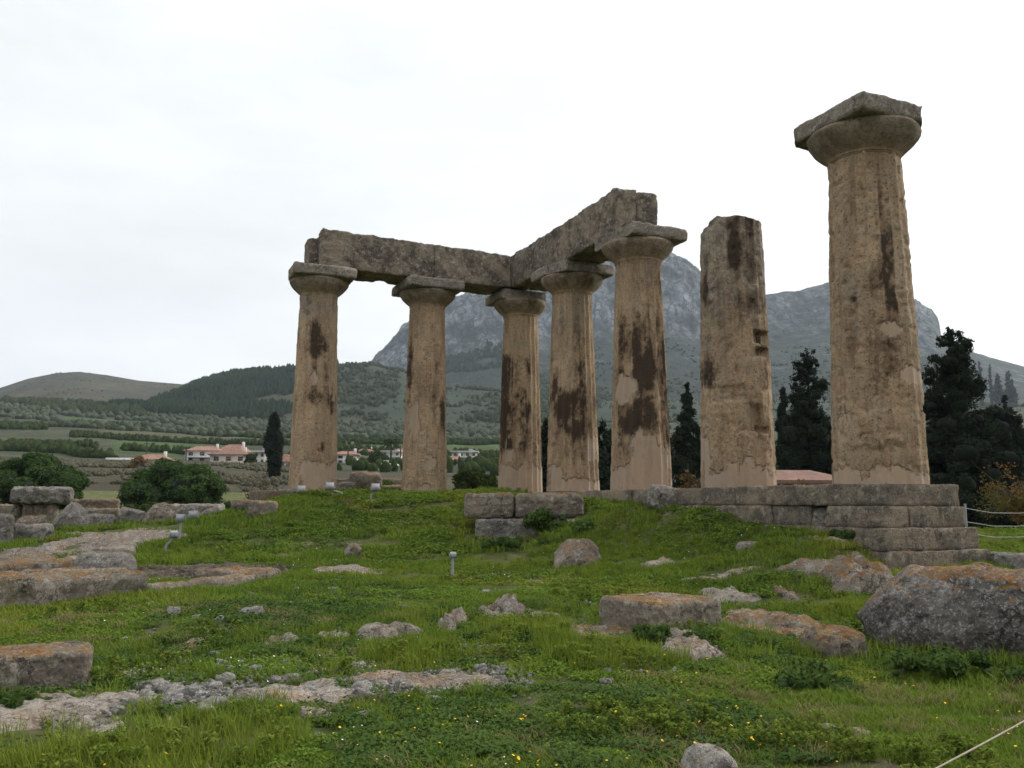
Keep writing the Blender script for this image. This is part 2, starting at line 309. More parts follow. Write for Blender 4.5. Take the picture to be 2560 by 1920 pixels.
# ================================================================== THE LAND
def grid_faces(nr,nc,wrap=False):
    i=np.arange(nr-1)[:,None]; j=np.arange(nc if wrap else nc-1)[None,:]; j2=(j+1)%nc
    return np.stack([i*nc+j,i*nc+j2,(i+1)*nc+j2,(i+1)*nc+j],-1).reshape(-1,4)
ang=np.concatenate([np.arange(-180,-42,4.),np.arange(-42,42,.24),np.arange(42,180,4.)])
rad=np.concatenate([[.3,1,2,3],np.geomspace(3.8,95,235)])
rr,aa=np.meshgrid(rad,np.radians(ang),indexing='ij'); gx=(rr*np.sin(aa)).ravel(); gy=(rr*np.cos(aa)).ravel()
def rel(x,y):
    p=P3(x,y,0*x); a=np.clip(1.2-np.hypot(x,y)/90,.15,1)
    return a*(.05*fbm(p*.8,3,3)+.028*fbm(p*3.1,3,8))
def zground(x,y):
    x=np.atleast_1d(np.asarray(x,float)); y=np.atleast_1d(np.asarray(y,float)); return zg(x,y)+rel(x,y)
def zat(x,y): return float(zground(x,y)[0])
gz=zground(gx,gy)
link('ground',mesh('ground',P3(gx,gy,gz),grid_faces(len(rad),len(ang),True)[:,::-1],M['ground']),kind='structure',label='grassy rising ground of the temple site')

SA=np.array([[-0.7937, 0.092], [-0.6636, 0.11], [-0.5858, 0.1285], [-0.5549, 0.1393], [-0.5235, 0.1458], [-0.4971, 0.1476], [-0.465, 0.1439], [-0.4275, 0.1376], [-0.3636, 0.1325], [-0.3101, 0.1231], [-0.246, 0.1074], [-0.1613, 0.0972]]); SF=np.array([[-0.5281, 0.0641], [-0.4768, 0.0822], [-0.4459, 0.0934], [-0.4101, 0.1132], [-0.3635, 0.1315], [-0.3217, 0.1434], [-0.2582, 0.1496], [-0.1946, 0.1552], [-0.1628, 0.1569], [-0.1308, 0.1506], [-0.0827, 0.1347], [0.0498, 0.1192], [0.6311, 0.1109]]); SM=np.array([[-0.3212, 0.1338], [-0.2157, 0.1503], [-0.1629, 0.1596], [-0.1473, 0.1748], [-0.1264, 0.1982], [-0.0825, 0.2312], [-0.0252, 0.2507], [0.034, 0.2658], [0.115, 0.2767], [0.1583, 0.2802], [0.18, 0.2836], [0.1962, 0.2831], [0.2202, 0.2677], [0.2652, 0.2402], [0.2947, 0.2393], [0.3298, 0.2438], [0.3717, 0.2544], [0.4268, 0.2469], [0.469, 0.2317], [0.4857, 0.2247], [0.4935, 0.2116], [0.496, 0.1828], [0.5348, 0.1732], [0.5881, 0.1578], [0.6854, 0.1271], [0.8426, 0.1117]])
def base_far(x,y): return np.interp(np.hypot(x,y),BR,BZ)
def zterrain(x,y):
    s=x/np.maximum(y,1); b=base_far(x,y); p=P3(x,y,0*x)
    b=b+sstep(60,400,y)*(2.5*fbm(p/70,3,5)+.6*fbm(p/18,2,6))
    def hill(S,R0,y0,pw,back):
        e=1.6+np.interp(s,S[:,0],S[:,1])*R0
        h0=np.interp(y0,BR,BZ)
        t=np.clip((y-y0)/(R0-y0),0,1); g=np.sin(t*np.pi/2)**pw
        up=1.6+y*((h0-1.6)/y0+((e-1.6)/R0-(h0-1.6)/y0)*g); dn=e-(np.maximum(y-R0,0)/back)**2*120
        return np.where(y<y0,-1e3,np.where(y<=R0,up,dn))
    a=hill(SA,1500,600,1.5,500)+sstep(600,900,y)*sstep(1500,1250,y)*9*fbm(p/130,4,21)
    f=hill(SF,1050,680,1.25,350)+sstep(680,800,y)*sstep(1050,950,y)*6*fbm(p/90,4,22)
    return np.maximum(b,np.maximum(a,f))-.25*sstep(95,60,y)
def zmount(x,y):
    s=x/np.maximum(y,1); p=P3(x,y,0*x)
    R0=1850+120*fbm(P3(s*3,0*s,0*s),2,31)
    e=1.6+np.interp(s,SM[:,0],SM[:,1])*R0
    h0=98.
    t=(y-950)/(R0-950)
    crag=np.interp(s,[-0.3195, -0.1665, -0.1454, 0.0497, 0.208, 0.2819, 0.3558, 0.4666, 0.4956, 0.6302],[0,.15,1,1,1,.45,.5,.9,.25,0])
    g1=np.interp(t,[0,.3,.55,.70,.80,.92,1],[0,.16,.36,.50,.72,.93,1]); g2=np.interp(t,[0,.3,.6,.85,1],[0,.2,.5,.83,1])
    g=g1*crag+g2*(1-crag)
    z=h0+(e-h0)*g
    rock=sstep(.6,.74,t+.10*fbm(p/120,4,40))*crag
    n1=ridged(P3(x/95,y/150,z/300),4,41); n2=ridged(P3(x/34,y/60,z/80),4,47); n3=fbm(p/160,4,44)
    sil=sstep(1.0,.93,t)
    z=z+rock*(24*n1+13*n2)*(.35+.65*sil)+(1-rock)*7*n3*sil*sstep(0,.2,t)+rock*5*ridged(P3(x/13,y/16,z/16),3,50)
    back=np.maximum(y-R0,0); z=np.where(y>R0,np.maximum(z-back*.45*(.6+.4*crag),40),z)
    return z,rock,t
# colours of the country (soil, dry grass, rock, fields)
def terr_cols(x,y,z):
    s=x/np.maximum(y,1); p=P3(x,y,0*x); c=np.empty((len(x),3))
    n=fbm(p/60,4,60)[:,None]; n2=fbm(p/14,3,61)[:,None]
    c[:]=np.array([.058,.064,.036])*(1+.35*n)+.012*n2
    def blend(w,col): 
        w=np.clip(w,0,1)[:,None]; c[:]=c*(1-w)+np.array(col)*w
    band=lambda a,b,f=8: sstep(a-f,a+f,y)*sstep(b+f,b-f,y)
    wob=y+14*fbm(p/55,3,62); bw=lambda a,b,f=6: sstep(a-f,a+f,wob)*sstep(b+f,b-f,wob)
    blend(bw(70,150)*.8,(.088,.076,.045))                                   # dry grass below the village
    blend(bw(288,352)*sstep(-.46,-.44,s)*sstep(-.30,-.33,s),(.065,.115,.028))   # green field
    blend(bw(385,462)*sstep(-.47,-.44,s)*sstep(-.16,-.2,s)*.8,(.092,.092,.048)) # stubble
    blend(bw(398,450)*sstep(-.30,-.27,s)*sstep(-.17,-.20,s)*.7,(.075,.125,.03))
    blend(bw(520,575)*sstep(-.52,-.50,s)*sstep(-.40,-.43,s),(.075,.125,.03))
    blend(bw(330,420)*sstep(-.22,-.18,s)*.8,(.07,.105,.03))
    blend(bw(455,560)*sstep(-.2,-.16,s)*sstep(.02,-.01,s)*.45,(.075,.10,.035))
    hill=sstep(640,760,y)
    blend(hill*.9,(.075,.066,.042))
    blend(hill*sstep(-.02,.10,fbm(p/110,4,66))*.75,(.050,.043,.033))
    blend(hill*sstep(.0,.2,fbm(p/40,4,67))*.45,(.055,.062,.032))
    blend(hill*sstep(-.25,-.15,s)*.85,(.030,.044,.026))
    return np.clip(c*(1+.25*n2),.01,.6)
def landmat(name,bs,bd,ss,crag=False):
    m,t,b=mat(name,1.); g=N(t,'ShaderNodeNewGeometry'); p=g.outputs['Position']; a=attr(t,'tc')
    c=mixc(t,rampv(t,noise(t,ss,5,.65,p),.35,.65),a.outputs['Color'],(.5,.5,.5),'MULTIPLY')
    c=mixc(t,.55,a.outputs['Color'],c)
    if crag:   # cracks and ledges in the rock
        mp=N(t,'ShaderNodeMapping'); mp.inputs['Scale'].default_value=(1,.6,.45); t.links.new(p,mp.inputs[0])
        v=N(t,'ShaderNodeTexVoronoi',feature='DISTANCE_TO_EDGE'); v.inputs['Scale'].default_value=.05; nd=noise(t,.06,4,.6,mp.outputs[0],0,1)
        va=N(t,'ShaderNodeVectorMath',operation='MULTIPLY_ADD'); t.links.new(nd,va.inputs[0]); va.inputs[1].default_value=(26,26,26); t.links.new(mp.outputs[0],va.inputs[2]); t.links.new(va.outputs[0],v.inputs['Vector'])
        c=mixc(t,mth(t,'MULTIPLY',rampv(t,v.outputs['Distance'],.0,.14,1.,0.),.72),c,(.05,.055,.055))
        c=mixc(t,mth(t,'MULTIPLY',rampv(t,noise(t,.2,5,.75,mp.outputs[0]),.45,.68),.55),c,(.05,.058,.05))
    t.links.new(c,b.inputs[0]); bump(t,b,noise(t,bs,8,.75,p),bd,1.); return m
M['land']=landmat('country soil and grass',.12,3.,.15)
sv=np.arange(-.95,.95,.0032); yv=np.geomspace(60,2300,225)
yy,ss=np.meshgrid(yv,sv,indexing='ij'); tx=(ss*yy).ravel(); ty=yy.ravel(); tz=zterrain(tx,ty)
link('hills',mesh('hills',P3(tx,ty,tz),grid_faces(len(yv),len(sv))[:,::-1],M['land'],attrs={'tc':terr_cols(tx,ty,tz)}),kind='structure',label='hills and farmland rising beyond the site')
# the rock mountain
sv=np.arange(-.30,.80,.0017); yv=np.concatenate([np.geomspace(940,1400,55)[:-1],np.linspace(1400,2060,150),np.linspace(2075,2700,14)])
yy,ss=np.meshgrid(yv,sv,indexing='ij'); mx_=(ss*yy).ravel(); my=yy.ravel(); mz,rock,mt=zmount(mx_,my)
edge=sstep(-.30,-.24,mx_/my); mz=mz*edge+(1-edge)*20
p=P3(mx_,my,mz); gn=fbm(p/45,4,70)
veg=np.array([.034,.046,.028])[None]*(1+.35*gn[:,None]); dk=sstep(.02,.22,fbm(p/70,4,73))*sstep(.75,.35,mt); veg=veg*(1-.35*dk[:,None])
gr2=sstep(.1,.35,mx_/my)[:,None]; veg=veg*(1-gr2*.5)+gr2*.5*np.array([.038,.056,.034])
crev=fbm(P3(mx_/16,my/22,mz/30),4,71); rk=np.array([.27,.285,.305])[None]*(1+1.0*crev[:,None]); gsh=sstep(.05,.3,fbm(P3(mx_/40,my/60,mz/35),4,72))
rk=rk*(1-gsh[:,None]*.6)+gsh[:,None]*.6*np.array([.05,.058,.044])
out=sstep(.22,.34,fbm(P3(mx_/22,my/22,mz/14),4,77))*sstep(.3,.55,mt)*.35*(1-rock)
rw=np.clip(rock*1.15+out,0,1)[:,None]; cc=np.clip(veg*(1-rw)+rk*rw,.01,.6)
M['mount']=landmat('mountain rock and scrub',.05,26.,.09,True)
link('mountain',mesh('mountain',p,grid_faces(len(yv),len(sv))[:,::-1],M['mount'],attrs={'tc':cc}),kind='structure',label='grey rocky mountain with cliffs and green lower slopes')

# ------------------------------------------------------------------ far vegetation read as masses
def zfar(x,y):
    x=np.atleast_1d(np.asarray(x,float)); y=np.atleast_1d(np.asarray(y,float))
    z=zterrain(x,y); m=zmount(x,y)[0]; e=sstep(-.30,-.24,x/np.maximum(y,1)); m=m*e+(1-e)*20
    return np.where((y>945),np.maximum(z,m),z)
def blobs(x,y,z,rw,h,seed,cone=.0,rings=3,seg=6):
    """many small uneven crowns in one mesh"""
    n=len(x); r=np.random.default_rng(seed); lv=np.linspace(.06,.86,rings)
    prof=np.sin(np.pi*(.18+.75*lv))*(1-cone*lv)
    a=(np.arange(seg)/seg*2*np.pi)[None,None,:]+r.random((n,1,1))*6
    rj=rw[:,None,None]*prof[None,:,None]*r.uniform(.65,1.25,(n,rings,seg))
    X=x[:,None,None]+rj*np.cos(a); Y=y[:,None,None]+rj*np.sin(a); Z=z[:,None,None]+h[:,None,None]*(lv[None,:,None]+r.uniform(-.07,.07,(n,rings,seg)))
    top=np.stack([x+r.normal(0,.08,n)*rw,y,z+h],-1)
    V=np.concatenate([np.stack([X,Y,Z],-1).reshape(n,-1,3),top[:,None]],1); k=V.shape[1]
    F=[]
    for i in range(rings-1):
        for j in range(seg):
            q=[i*seg+j,i*seg+(j+1)%seg,(i+1)*seg+(j+1)%seg,(i+1)*seg+j]; F+= [[q[0],q[1],q[2]],[q[0],q[2],q[3]]]
    for j in range(seg): F.append([(rings-1)*seg+j,(rings-1)*seg+(j+1)%seg,k-1])
    F=(np.array(F)[None]+(np.arange(n)*k)[:,None,None]).reshape(-1,3)
    return V.reshape(-1,3),F,np.repeat(r.random(n),k)
def mass(name,label,x,y,rw,h,matk,seed,cone=.0,rings=3,seg=6,sink=.1):
    V,F,bt=blobs(x,y,zfar(x,y)-sink*h,rw,h,seed,cone,rings,seg)
    return link(name,mesh(name,V,F,M[matk],False,{'bt':bt}),kind='stuff',label=label)
def scat(n,s0,s1,y0,y1,fn=None,seed=0):
    r=np.random.default_rng(seed); y=np.sqrt(r.random(n)*(y1*y1-y0*y0)+y0*y0); s=r.uniform(s0,s1,n); x=s*y
    if fn is not None: k=fn(s,y,x,r); x,y=x[k],y[k]
    return x,y
# pine wood on the spur
def wood(s,y,x,r):
    lim=np.interp(s,[-0.483, -0.4619, -0.4091, -0.3617, -0.2457, -0.214],[820, 760, 735, 715, 720, 860])
    n=fbm(P3(x/60,y/60,0*x),3,81)
    up=np.interp(s,[-0.483, -0.4698, -0.4461, -0.4091, -0.3617, -0.3195],[700, 735, 810, 910, 1055, 1100])
    return (y>lim+25*n)&(y<up+20*n)&(fbm(P3(x/35,y/35,0*x),3,83)>-.28-.1*(s<-.28))
x,y=scat(7000,-.475,-.2,690,1075,wood,1); r=np.random.default_rng(2)
mass('pine_forest','dark pine wood covering the spur below the mountain',x,y,r.uniform(2.2,4.2,len(x)),r.uniform(6,11,len(x)),'forest',3,.55)
x,y=scat(700,-.62,-.42,640,800,lambda s,y,x,r: fbm(P3(x/50,y/50,0*x),3,84)>.0,4)
mass('hill_foot_wood','dark trees at the foot of the bare rounded hill',x,y,r.uniform(2.2,4.5,len(x)),r.uniform(5,8,len(x)),'scrub',5,.3)
x,y=scat(4200,-.24,.10,640,1300,lambda s,y,x,r: fbm(P3(x/75,y/75,0*x),4,85)+.25*(s<-.13)>.03,6)
mass('slope_thicket','dark bushes spread over the slope below the cliffs',x,y,r.uniform(1.8,4.2,len(x)),r.uniform(2.5,6,len(x)),'scrub',7,.25)
x,y=scat(520,-.085,.02,1380,1520,lambda s,y,x,r: fbm(P3(x/40,y/60,0*x),3,88)>-.12,66)
mass('cliff_foot_pines','dark pines growing at the foot of the cliffs',x,y,r.uniform(3,5.5,len(x)),r.uniform(7,13,len(x)),'forest',67,.5)
x,y=scat(3000,.02,.62,640,1500,lambda s,y,x,r: fbm(P3(x/60,y/60,0*x),4,86)>.1,8)
mass('mountain_scrub','low green bushes on the mountain flank',x,y,r.uniform(1.6,3.8,len(x)),r.uniform(2,5,len(x)),'scrub',9,.2)
x,y=scat(9000,-.3,.62,620,1350,lambda s,y,x,r: fbm(P3(x/28,y/28,0*x),4,186)>-.02,68)
mass('slope_shrubs','dark dots of scrub all over the mountain slope',x,y,r.uniform(.7,1.9,len(x)),r.uniform(.8,2.4,len(x)),'scrub',69,.1,2,5)
x,y=scat(1500,-.66,-.3,640,1450,lambda s,y,x,r: fbm(P3(x/50,y/50,0*x),4,187)>.12,70)
mass('hill_scrub','sparse scrub on the bare rounded hill',x,y,r.uniform(.6,1.7,len(x)),r.uniform(.7,2.,len(x)),'scrub',71,.1,2,5)
# olive terraces
rows=[];
r=np.random.default_rng(12)
for yr in np.arange(462,735,11.5):
    xs=np.arange(-.62*yr,.16*yr,6.4)+r.uniform(-1.5,1.5); yy_=yr+9*fbm(P3(xs/90,0*xs+yr/60,0*xs),3,90)+r.normal(0,1.3,len(xs)); xs=xs+r.normal(0,1.2,len(xs))
    s=xs/yy_; k=(r.random(len(xs))<.86)&~((s>-.52)&(s<-.41)&(yy_>515)&(yy_<580))&(yy_<690+60*fbm(P3(xs/80,0*xs,0*xs),2,91))&(fbm(P3(xs/45,yy_/30,0*xs),3,92)>-.33)
    rows.append(np.stack([xs[k],yy_[k]]))
ol=np.concatenate(rows,1); x,y=ol
mass('olive_grove','grey green olive trees planted in rows on the terraces',x,y,r.uniform(1.9,3.1,len(x)),r.uniform(3,4.6,len(x)),'olive',13,.0)
def hedge_line(ya,s0,s1,n,seed,wob=6):
    r=np.random.default_rng(seed); s=r.uniform(s0,s1,n); y=ya+wob*np.sin(s*30+seed)+r.normal(0,2.2,n); return s*y,y
xs,ys=zip(hedge_line(468,-.46,-.2,420,20),hedge_line(372,-.5,-.25,420,21),hedge_line(300,-.62,-.47,220,22,12),hedge_line(455,-.62,-.47,260,23,14),hedge_line(345,-.20,.05,240,24),hedge_line(440,-.2,.06,300,26),hedge_line(410,-.2,.06,200,34),hedge_line(300,-.44,-.33,80,27),hedge_line(415,-.62,-.53,120,36,12),hedge_line(250,-.6,-.45,160,37,16),hedge_line(500,-.46,-.2,300,39,10))
x=np.concatenate(xs); y=np.concatenate(ys)
mass('field_hedges','dark bushy hedges dividing the fields',x,y,r.uniform(.7,1.9,len(x)),r.uniform(1.2,3.6,len(x)),'shrub',28,.1)
x,y=scat(3600,-.58,-.20,90,185,lambda s,y,x,r: fbm(P3(x/14,y/14,0*x),3,29)>.05,29)
mass('dry_brush','grey brown brush on the waste ground below the village',x,y,r.uniform(.25,.6,len(x)),r.uniform(.3,.9,len(x)),'dry',30,.0)
x,y=scat(1500,-.3,.66,110,330,lambda s,y,x,r: (fbm(P3(x/22,y/22,0*x),3,32)>.02)&((s>-.235)|(y>230)),31)
mass('village_trees','mixed dark garden trees and bushes round the village',x,y,r.uniform(.7,1.9,len(x)),r.uniform(1.,3.2,len(x)),'shrub',33,.15)

# ================================================================== THE TEMPLE
ZS=1.96; D=np.array([.4092,-.9124]); E=np.array([.9124,.4092]); TR=math.atan2(D[1],D[0])
HN=6.18; ZA0,ZA1=8.665,9.0; ZT=10.24
CP={1:(-6.24,27.8),2:(-2.89,29.34),3:(.30,30.77),4:(1.89,27.32),5:(3.46,23.65),6:(5.11,19.97),7:(6.78,16.29)}
def blobfield(u,h,vis,L,nz,k):
    f=np.zeros(len(u))
    for q in L:
        if q[0]!=k: continue
        _,u0,h0,su,sh,am=q
        f=np.maximum(f,am*np.exp(-(((u-u0)/(su*1.25))**2+((h-h0)/(sh*1.25))**2))*vis)
    return f+nz*sstep(.05,.45,f)
def column(n,label,rb,rt,L,flute,rough,seed,res,height=HN,brk=False,cap=True,chip=None,capcut=None):
    x,y=CP[n]; root=link('temple_column',None,loc=(x,y,ZS),label=label,cat='column',group='standing columns of the ruined temple')
    nth,nh=res; th=np.arange(nth)/nth*2*np.pi; hh=np.linspace(0,1,nh)
    H,T=np.meshgrid(hh,th,indexing='ij'); H=H.ravel(); T=T.ravel()
    tc_=math.atan2(-y,-x); u=np.sin(T-tc_); vis=(np.cos(T-tc_)>-.15).astype(float)
    rad_=rb+(rt-rb)*(H*.82+.18*H*H)
    Z=H*height
    if brk: # snapped-off top: the height varies round the rim
        rim=.07*fbm(P3(np.cos(T)*1.6,np.sin(T)*1.6,0*T),4,seed+70)-.2*sstep(-.45,-1,u)
        Z=Z+rim*sstep(.9,1,H)
    p=P3(np.cos(T)*rad_,np.sin(T)*rad_,Z); ps=P3(p[:,0]+seed*5.1,p[:,1],p[:,2]*.55)
    nz=1.0*fbm(ps*2.1,6,seed,.78)
    streak=.42*fbm(P3(np.cos(T)*4.6,np.sin(T)*4.6,Z*.16+seed),5,seed+3,.65)
    fid=np.floor(T/(2*np.pi)*20+.25); frun=fbm(P3(fid*3.71+seed,Z*.30,0*Z+seed),4,seed+4,.6)   # water runs keep to their flute
    S=sstep(.10,1.05,blobfield(u,H,vis,L,nz*.95+streak*.8+frun*.5,'s')+.30*np.maximum(0,streak*2+nz*.4-.25)+.35*np.maximum(0,frun-.2+.45*nz))
    Pm=sstep(.38,.56,blobfield(u,H,vis,L,nz*.7+streak*.7,'p')); G=sstep(.1,.7,blobfield(u,H,vis,L,nz*.8+streak*1.3,'g'))
    S=S*(1-Pm)
    fl=(T/(2*np.pi)*20+.25)%1; fd=flute*rad_*.105*(1-(2*fl-1)**2)
    wear=np.clip(.70+.8*fbm(ps*.9+3,3,seed+9),.1,1)*(1-.15*Pm)
    ero=rough*(.015*fbm(ps*2.6,4,seed+11)+.013*fbm(p*8+seed,3,seed+12)-.06*np.maximum(0,fbm(p*6.5+seed,3,seed+13)-.22))*(1-.8*Pm)
    arr=np.where((fl<.1)|(fl>.9),.02*np.maximum(0,fbm(p*5+seed,3,seed+15)),0)*flute
    rad2=rad_-fd*wear+ero-arr
    for q in L:
        if q[0]=='c': # cut or broken-out recess
            _,u0,h0,su,sh,am=q
            m=sstep(1.15,.85,np.abs((u-u0)/su+.15*nz))*sstep(1.15,.85,np.abs((H-h0)/sh+.5*nz))*vis
            rad2=rad2-am*m
    V=P3(np.cos(T)*rad2,np.sin(T)*rad2,Z); F=grid_faces(nh,nth,True)
    mk=P3(S,Pm,G)
    # close the top with shrinking rings
    ztop=Z[-nth:]; rl=rad2[-nth:]
    for f_ in (.8,.45,.05):
        zz=ztop*(f_)+(1-f_)*ztop.mean()+(.05*fbm(P3(np.cos(th)*f_*3,np.sin(th)*f_*3,0*th),3,seed+5) if brk else 0)
        V=np.concatenate([V,P3(np.cos(th)*rl*f_,np.sin(th)*rl*f_,zz)]); mk=np.concatenate([mk,mk[-nth:]])
    F=np.concatenate([F,grid_faces(4,nth,True)+(nh-1)*nth])
    link('shaft',mesh('shaft',V,F,M['column'],attrs={'mk':mk}),root)
    if not cap: return root
    # echinus: swelling cushion with neck rings
    prof=[(rt*.86,HN-.16),(rt*.955,HN-.05),(rt*.96,HN-.035),(rt*1.0,HN-.02),(rt*.965,HN-.005),(rt*1.01,HN+.012),(rt*.98,HN+.03),(rt*1.01,HN+.05),(rt*1.12,HN+.095),(rt*1.245,HN+.15),(rt*1.37,HN+.21),(rt*1.48,HN+.275),(rt*1.55,HN+.335),(rt*1.575,HN+.375),(rt*1.55,HN+.41),(.1,HN+.42)]
    pr=np.array(prof); pr[:,1]=np.where(pr[:,1]>HN,HN+(pr[:,1]-HN)*(ZA0-ZS-HN+.005)/.42,pr[:,1]); tt=np.linspace(0,len(pr)-1,58); pr=np.stack([np.interp(tt,np.arange(len(pr)),pr[:,0]),np.interp(tt,np.arange(len(pr)),pr[:,1])],-1)
    ne=96; te=np.arange(ne)/ne*2*np.pi; RR=np.repeat(pr[:,0],ne); ZZ=np.repeat(pr[:,1],ne); TT=np.tile(te,len(pr))
    pe=P3(np.cos(TT)*RR,np.sin(TT)*RR,ZZ); ex=sstep(HN,HN+.2,ZZ)
    du=.03*fbm(pe*2.2+seed,4,seed+21)+.015*fbm(pe*7+seed,3,seed+22)-.05*np.maximum(0,fbm(pe*3+seed*2,3,seed+23)-.25)
    RR=RR*(1+du*(.3+.7*ex))
    ue=np.sin(TT-tc_); se=.6*sstep(.0,.6,fbm(P3(np.cos(TT)*2.0+seed,np.sin(TT)*2.0,ZZ*1.2),5,seed+25,.7)+.12*ex-.02)
    if capcut is not None:  # broken-away side of the capital
        dd=np.array(capcut[:2]); ln=np.cos(TT)*RR*dd[0]+np.sin(TT)*RR*dd[1]; over=np.maximum(0,ln-capcut[2]*(1+.12*fbm(pe*3,3,seed+28)))
        Xe=np.cos(TT)*RR-over*dd[0]; Ye=np.sin(TT)*RR-over*dd[1]
    else: Xe=np.cos(TT)*RR; Ye=np.sin(TT)*RR
    ce=link('capital',mesh('capital',P3(Xe,Ye,ZZ),grid_faces(len(pr),ne,True),M['column'],attrs={'mk':P3(se*1.05,0*se,.75*ex+.2*fbm(pe*2,3,seed+26))}),root)
    def chips(V,U):
        for (a,b,lim) in (chip or []):
            d=np.array([a,b])/math.hypot(a,b); ln=V[:,0]*d[0]+V[:,1]*d[1]; over=np.maximum(0,ln-lim-.05*fbm(V*4+seed,3,seed+31)); V[:,0]-=over*d[0]; V[:,1]-=over*d[1]
        return V
    V,F=stone((1.97,1.97,ZA1-ZA0),seed+40,.05,.06,.02,2,.90,low=.06,topfn=chips,maxn=40)
    link('abacus',mesh('abacus',V,F,M['abacus']),ce,loc=(0,0,ZA0-ZS),rz=TR)
    return root
FR,FT=.835,.635; SR,ST=.755,.60
column(1,'freestanding end column with a chipped capital where the architrave stops, farthest from the mountain',SR,ST,
  [('s',0,.62,1.1,.28,.36),('s',.2,.06,1.,.1,.42),('s',-.2,.80,.35,.05,.75),('s',0,.72,.45,.06,.8),('s',-.1,.47,.4,.07,.8),('s',.75,.45,.2,.08,.6),('s',-.9,.55,.15,.3,.4),('p',-.1,.56,.22,.04,.9),('p',.3,.09,.8,.08,.9),('s',.3,.21,.2,.03,.55),('g',0,.97,1.2,.1,.5)],.25,1.,1,(120,150),chip=[(-.5,-1,.92),(-1,.5,.85)])
column(2,'slender column with a dark crack down one edge, carrying the middle of the long architrave',SR,ST,
  [('s',.1,.5,1.1,.4,.33),('s',-.85,.66,.22,.14,.95),('s',-.8,.45,.2,.1,.6),('s',.9,.4,.2,.12,.9),('s',.85,.2,.15,.1,.5),('s',0,.3,.3,.05,.3),('p',-.6,.38,.35,.1,.8),('p',.2,.15,.45,.05,.8),('p',-.2,.02,.8,.03,.6)],.22,1.,2,(120,150),chip=[(-1,.2,.9)])
column(3,'brown corner column under the joint of the two architraves with a broken capital',SR+.03,ST+.02,
  [('s',0,.42,1.3,.36,.52),('s',-.85,.5,.3,.3,.95),('s',-.2,.66,.3,.12,.75),('s',.15,.55,.3,.12,.6),('s',.4,.70,.15,.1,.7),('s',-.3,.35,.5,.15,.6),('s',.2,.25,.3,.08,.45),('p',0,.06,1.2,.1,.95),('p',-.4,.2,.4,.04,.7)],1.1,.9,3,(200,140),chip=[(1,0,.55),(0,1,.7)],capcut=(.95,-.1,.80))
column(4,'fluted column with a dark brown band round its lower half, next to the corner column',FR,FT,
  [('s',0,.38,1.3,.24,.55),('s',0,.75,1.2,.2,.3),('s',-.2,.42,.8,.1,.95),('s',.1,.30,.8,.08,1.),('s',.4,.55,.5,.1,.5),('s',-.8,.5,.25,.2,.7),('s',.1,.17,.4,.05,.55),('p',.75,.22,.25,.09,.9),('p',-.7,.09,.4,.05,.9),('p',0,.025,1.4,.04,1.),('g',0,.95,1.3,.22,.38)],1.2,.9,4,(200,140),chip=[(.3,-1,.95)])
column(5,'fluted column with the blackest stains and a jagged patch of repair plaster at its foot',FR,FT,
  [('s',0,.5,1.3,.3,.55),('s',0,.88,1.2,.12,.36),('s',-.1,.66,.6,.12,1.1),('s',.25,.52,.55,.12,1.25),('s',-.1,.58,.5,.1,1.),('s',-.4,.30,.35,.09,1.05),('s',.35,.33,.4,.1,1.05),('s',.9,.35,.2,.25,.7),('s',-.5,.17,.25,.06,.7),('s',.2,.78,.4,.05,.6),('p',-.55,.43,.38,.055,1.),('p',.3,.12,.6,.11,1.),('p',-.2,.04,1.3,.07,1.),('p',-.95,.3,.1,.3,.5),('c',.15,.895,.05,.011,.04),('g',0,.97,1.2,.15,.4)],1.25,.9,5,(200,160),chip=[(0,-1,.78)])
column(6,'broken column without a capital, square holes cut into its side',FR,.705,
  [('s',0,.75,1.2,.35,.38),('s',.2,.25,1.,.2,.28),('g',0,1.0,1.8,.34,.95),('g',-.6,.6,.6,.3,.35),('s',.1,.85,.28,.18,.95),('s',.2,.62,.2,.12,.7),('s',-.8,.42,.3,.06,.8),('s',.85,.5,.15,.25,.4),('s',-.9,.8,.2,.2,.5),('s',-.1,.27,.3,.05,.4),('c',.82,.545,.24,.022,.15),('c',.84,.49,.22,.016,.13),('c',.55,.24,.16,.045,.09),('c',.72,.205,.15,.012,.13),('p',.2,.0,1.2,.08,1.),('p',-.85,.12,.2,.10,.8),('c',-.25,.335,.5,.03,.05)],.28,1.5,6,(160,170),height=6.12,brk=True,cap=False)
column(7,'tallest nearest column, pitted fawn stone with a large uneven capital and no beam',FR+.01,.66,
  [('s',.35,.55,.8,.45,.42),('s',-.5,.75,.5,.3,.26),('g',-.35,.60,.3,.10,.42),('g',-.3,.47,.22,.07,.35),('s',.5,.72,.3,.16,.30),('s',.05,.30,.35,.09,.30),('s',.7,.5,.3,.12,.3),('p',-.85,.20,.30,.07,.7),('p',.45,.45,.3,.025,.75),('p',.78,.315,.28,.03,.8),('p',.3,.0,1.2,.045,.9),('p',-.8,.0,.4,.05,.8),('c',-.4,.545,.06,.008,.06),('c',.0,.16,.5,.05,-.05)],.6,1.4,7,(200,220),chip=[(0.9,1,1.02),(-1,-.9,1.25)])

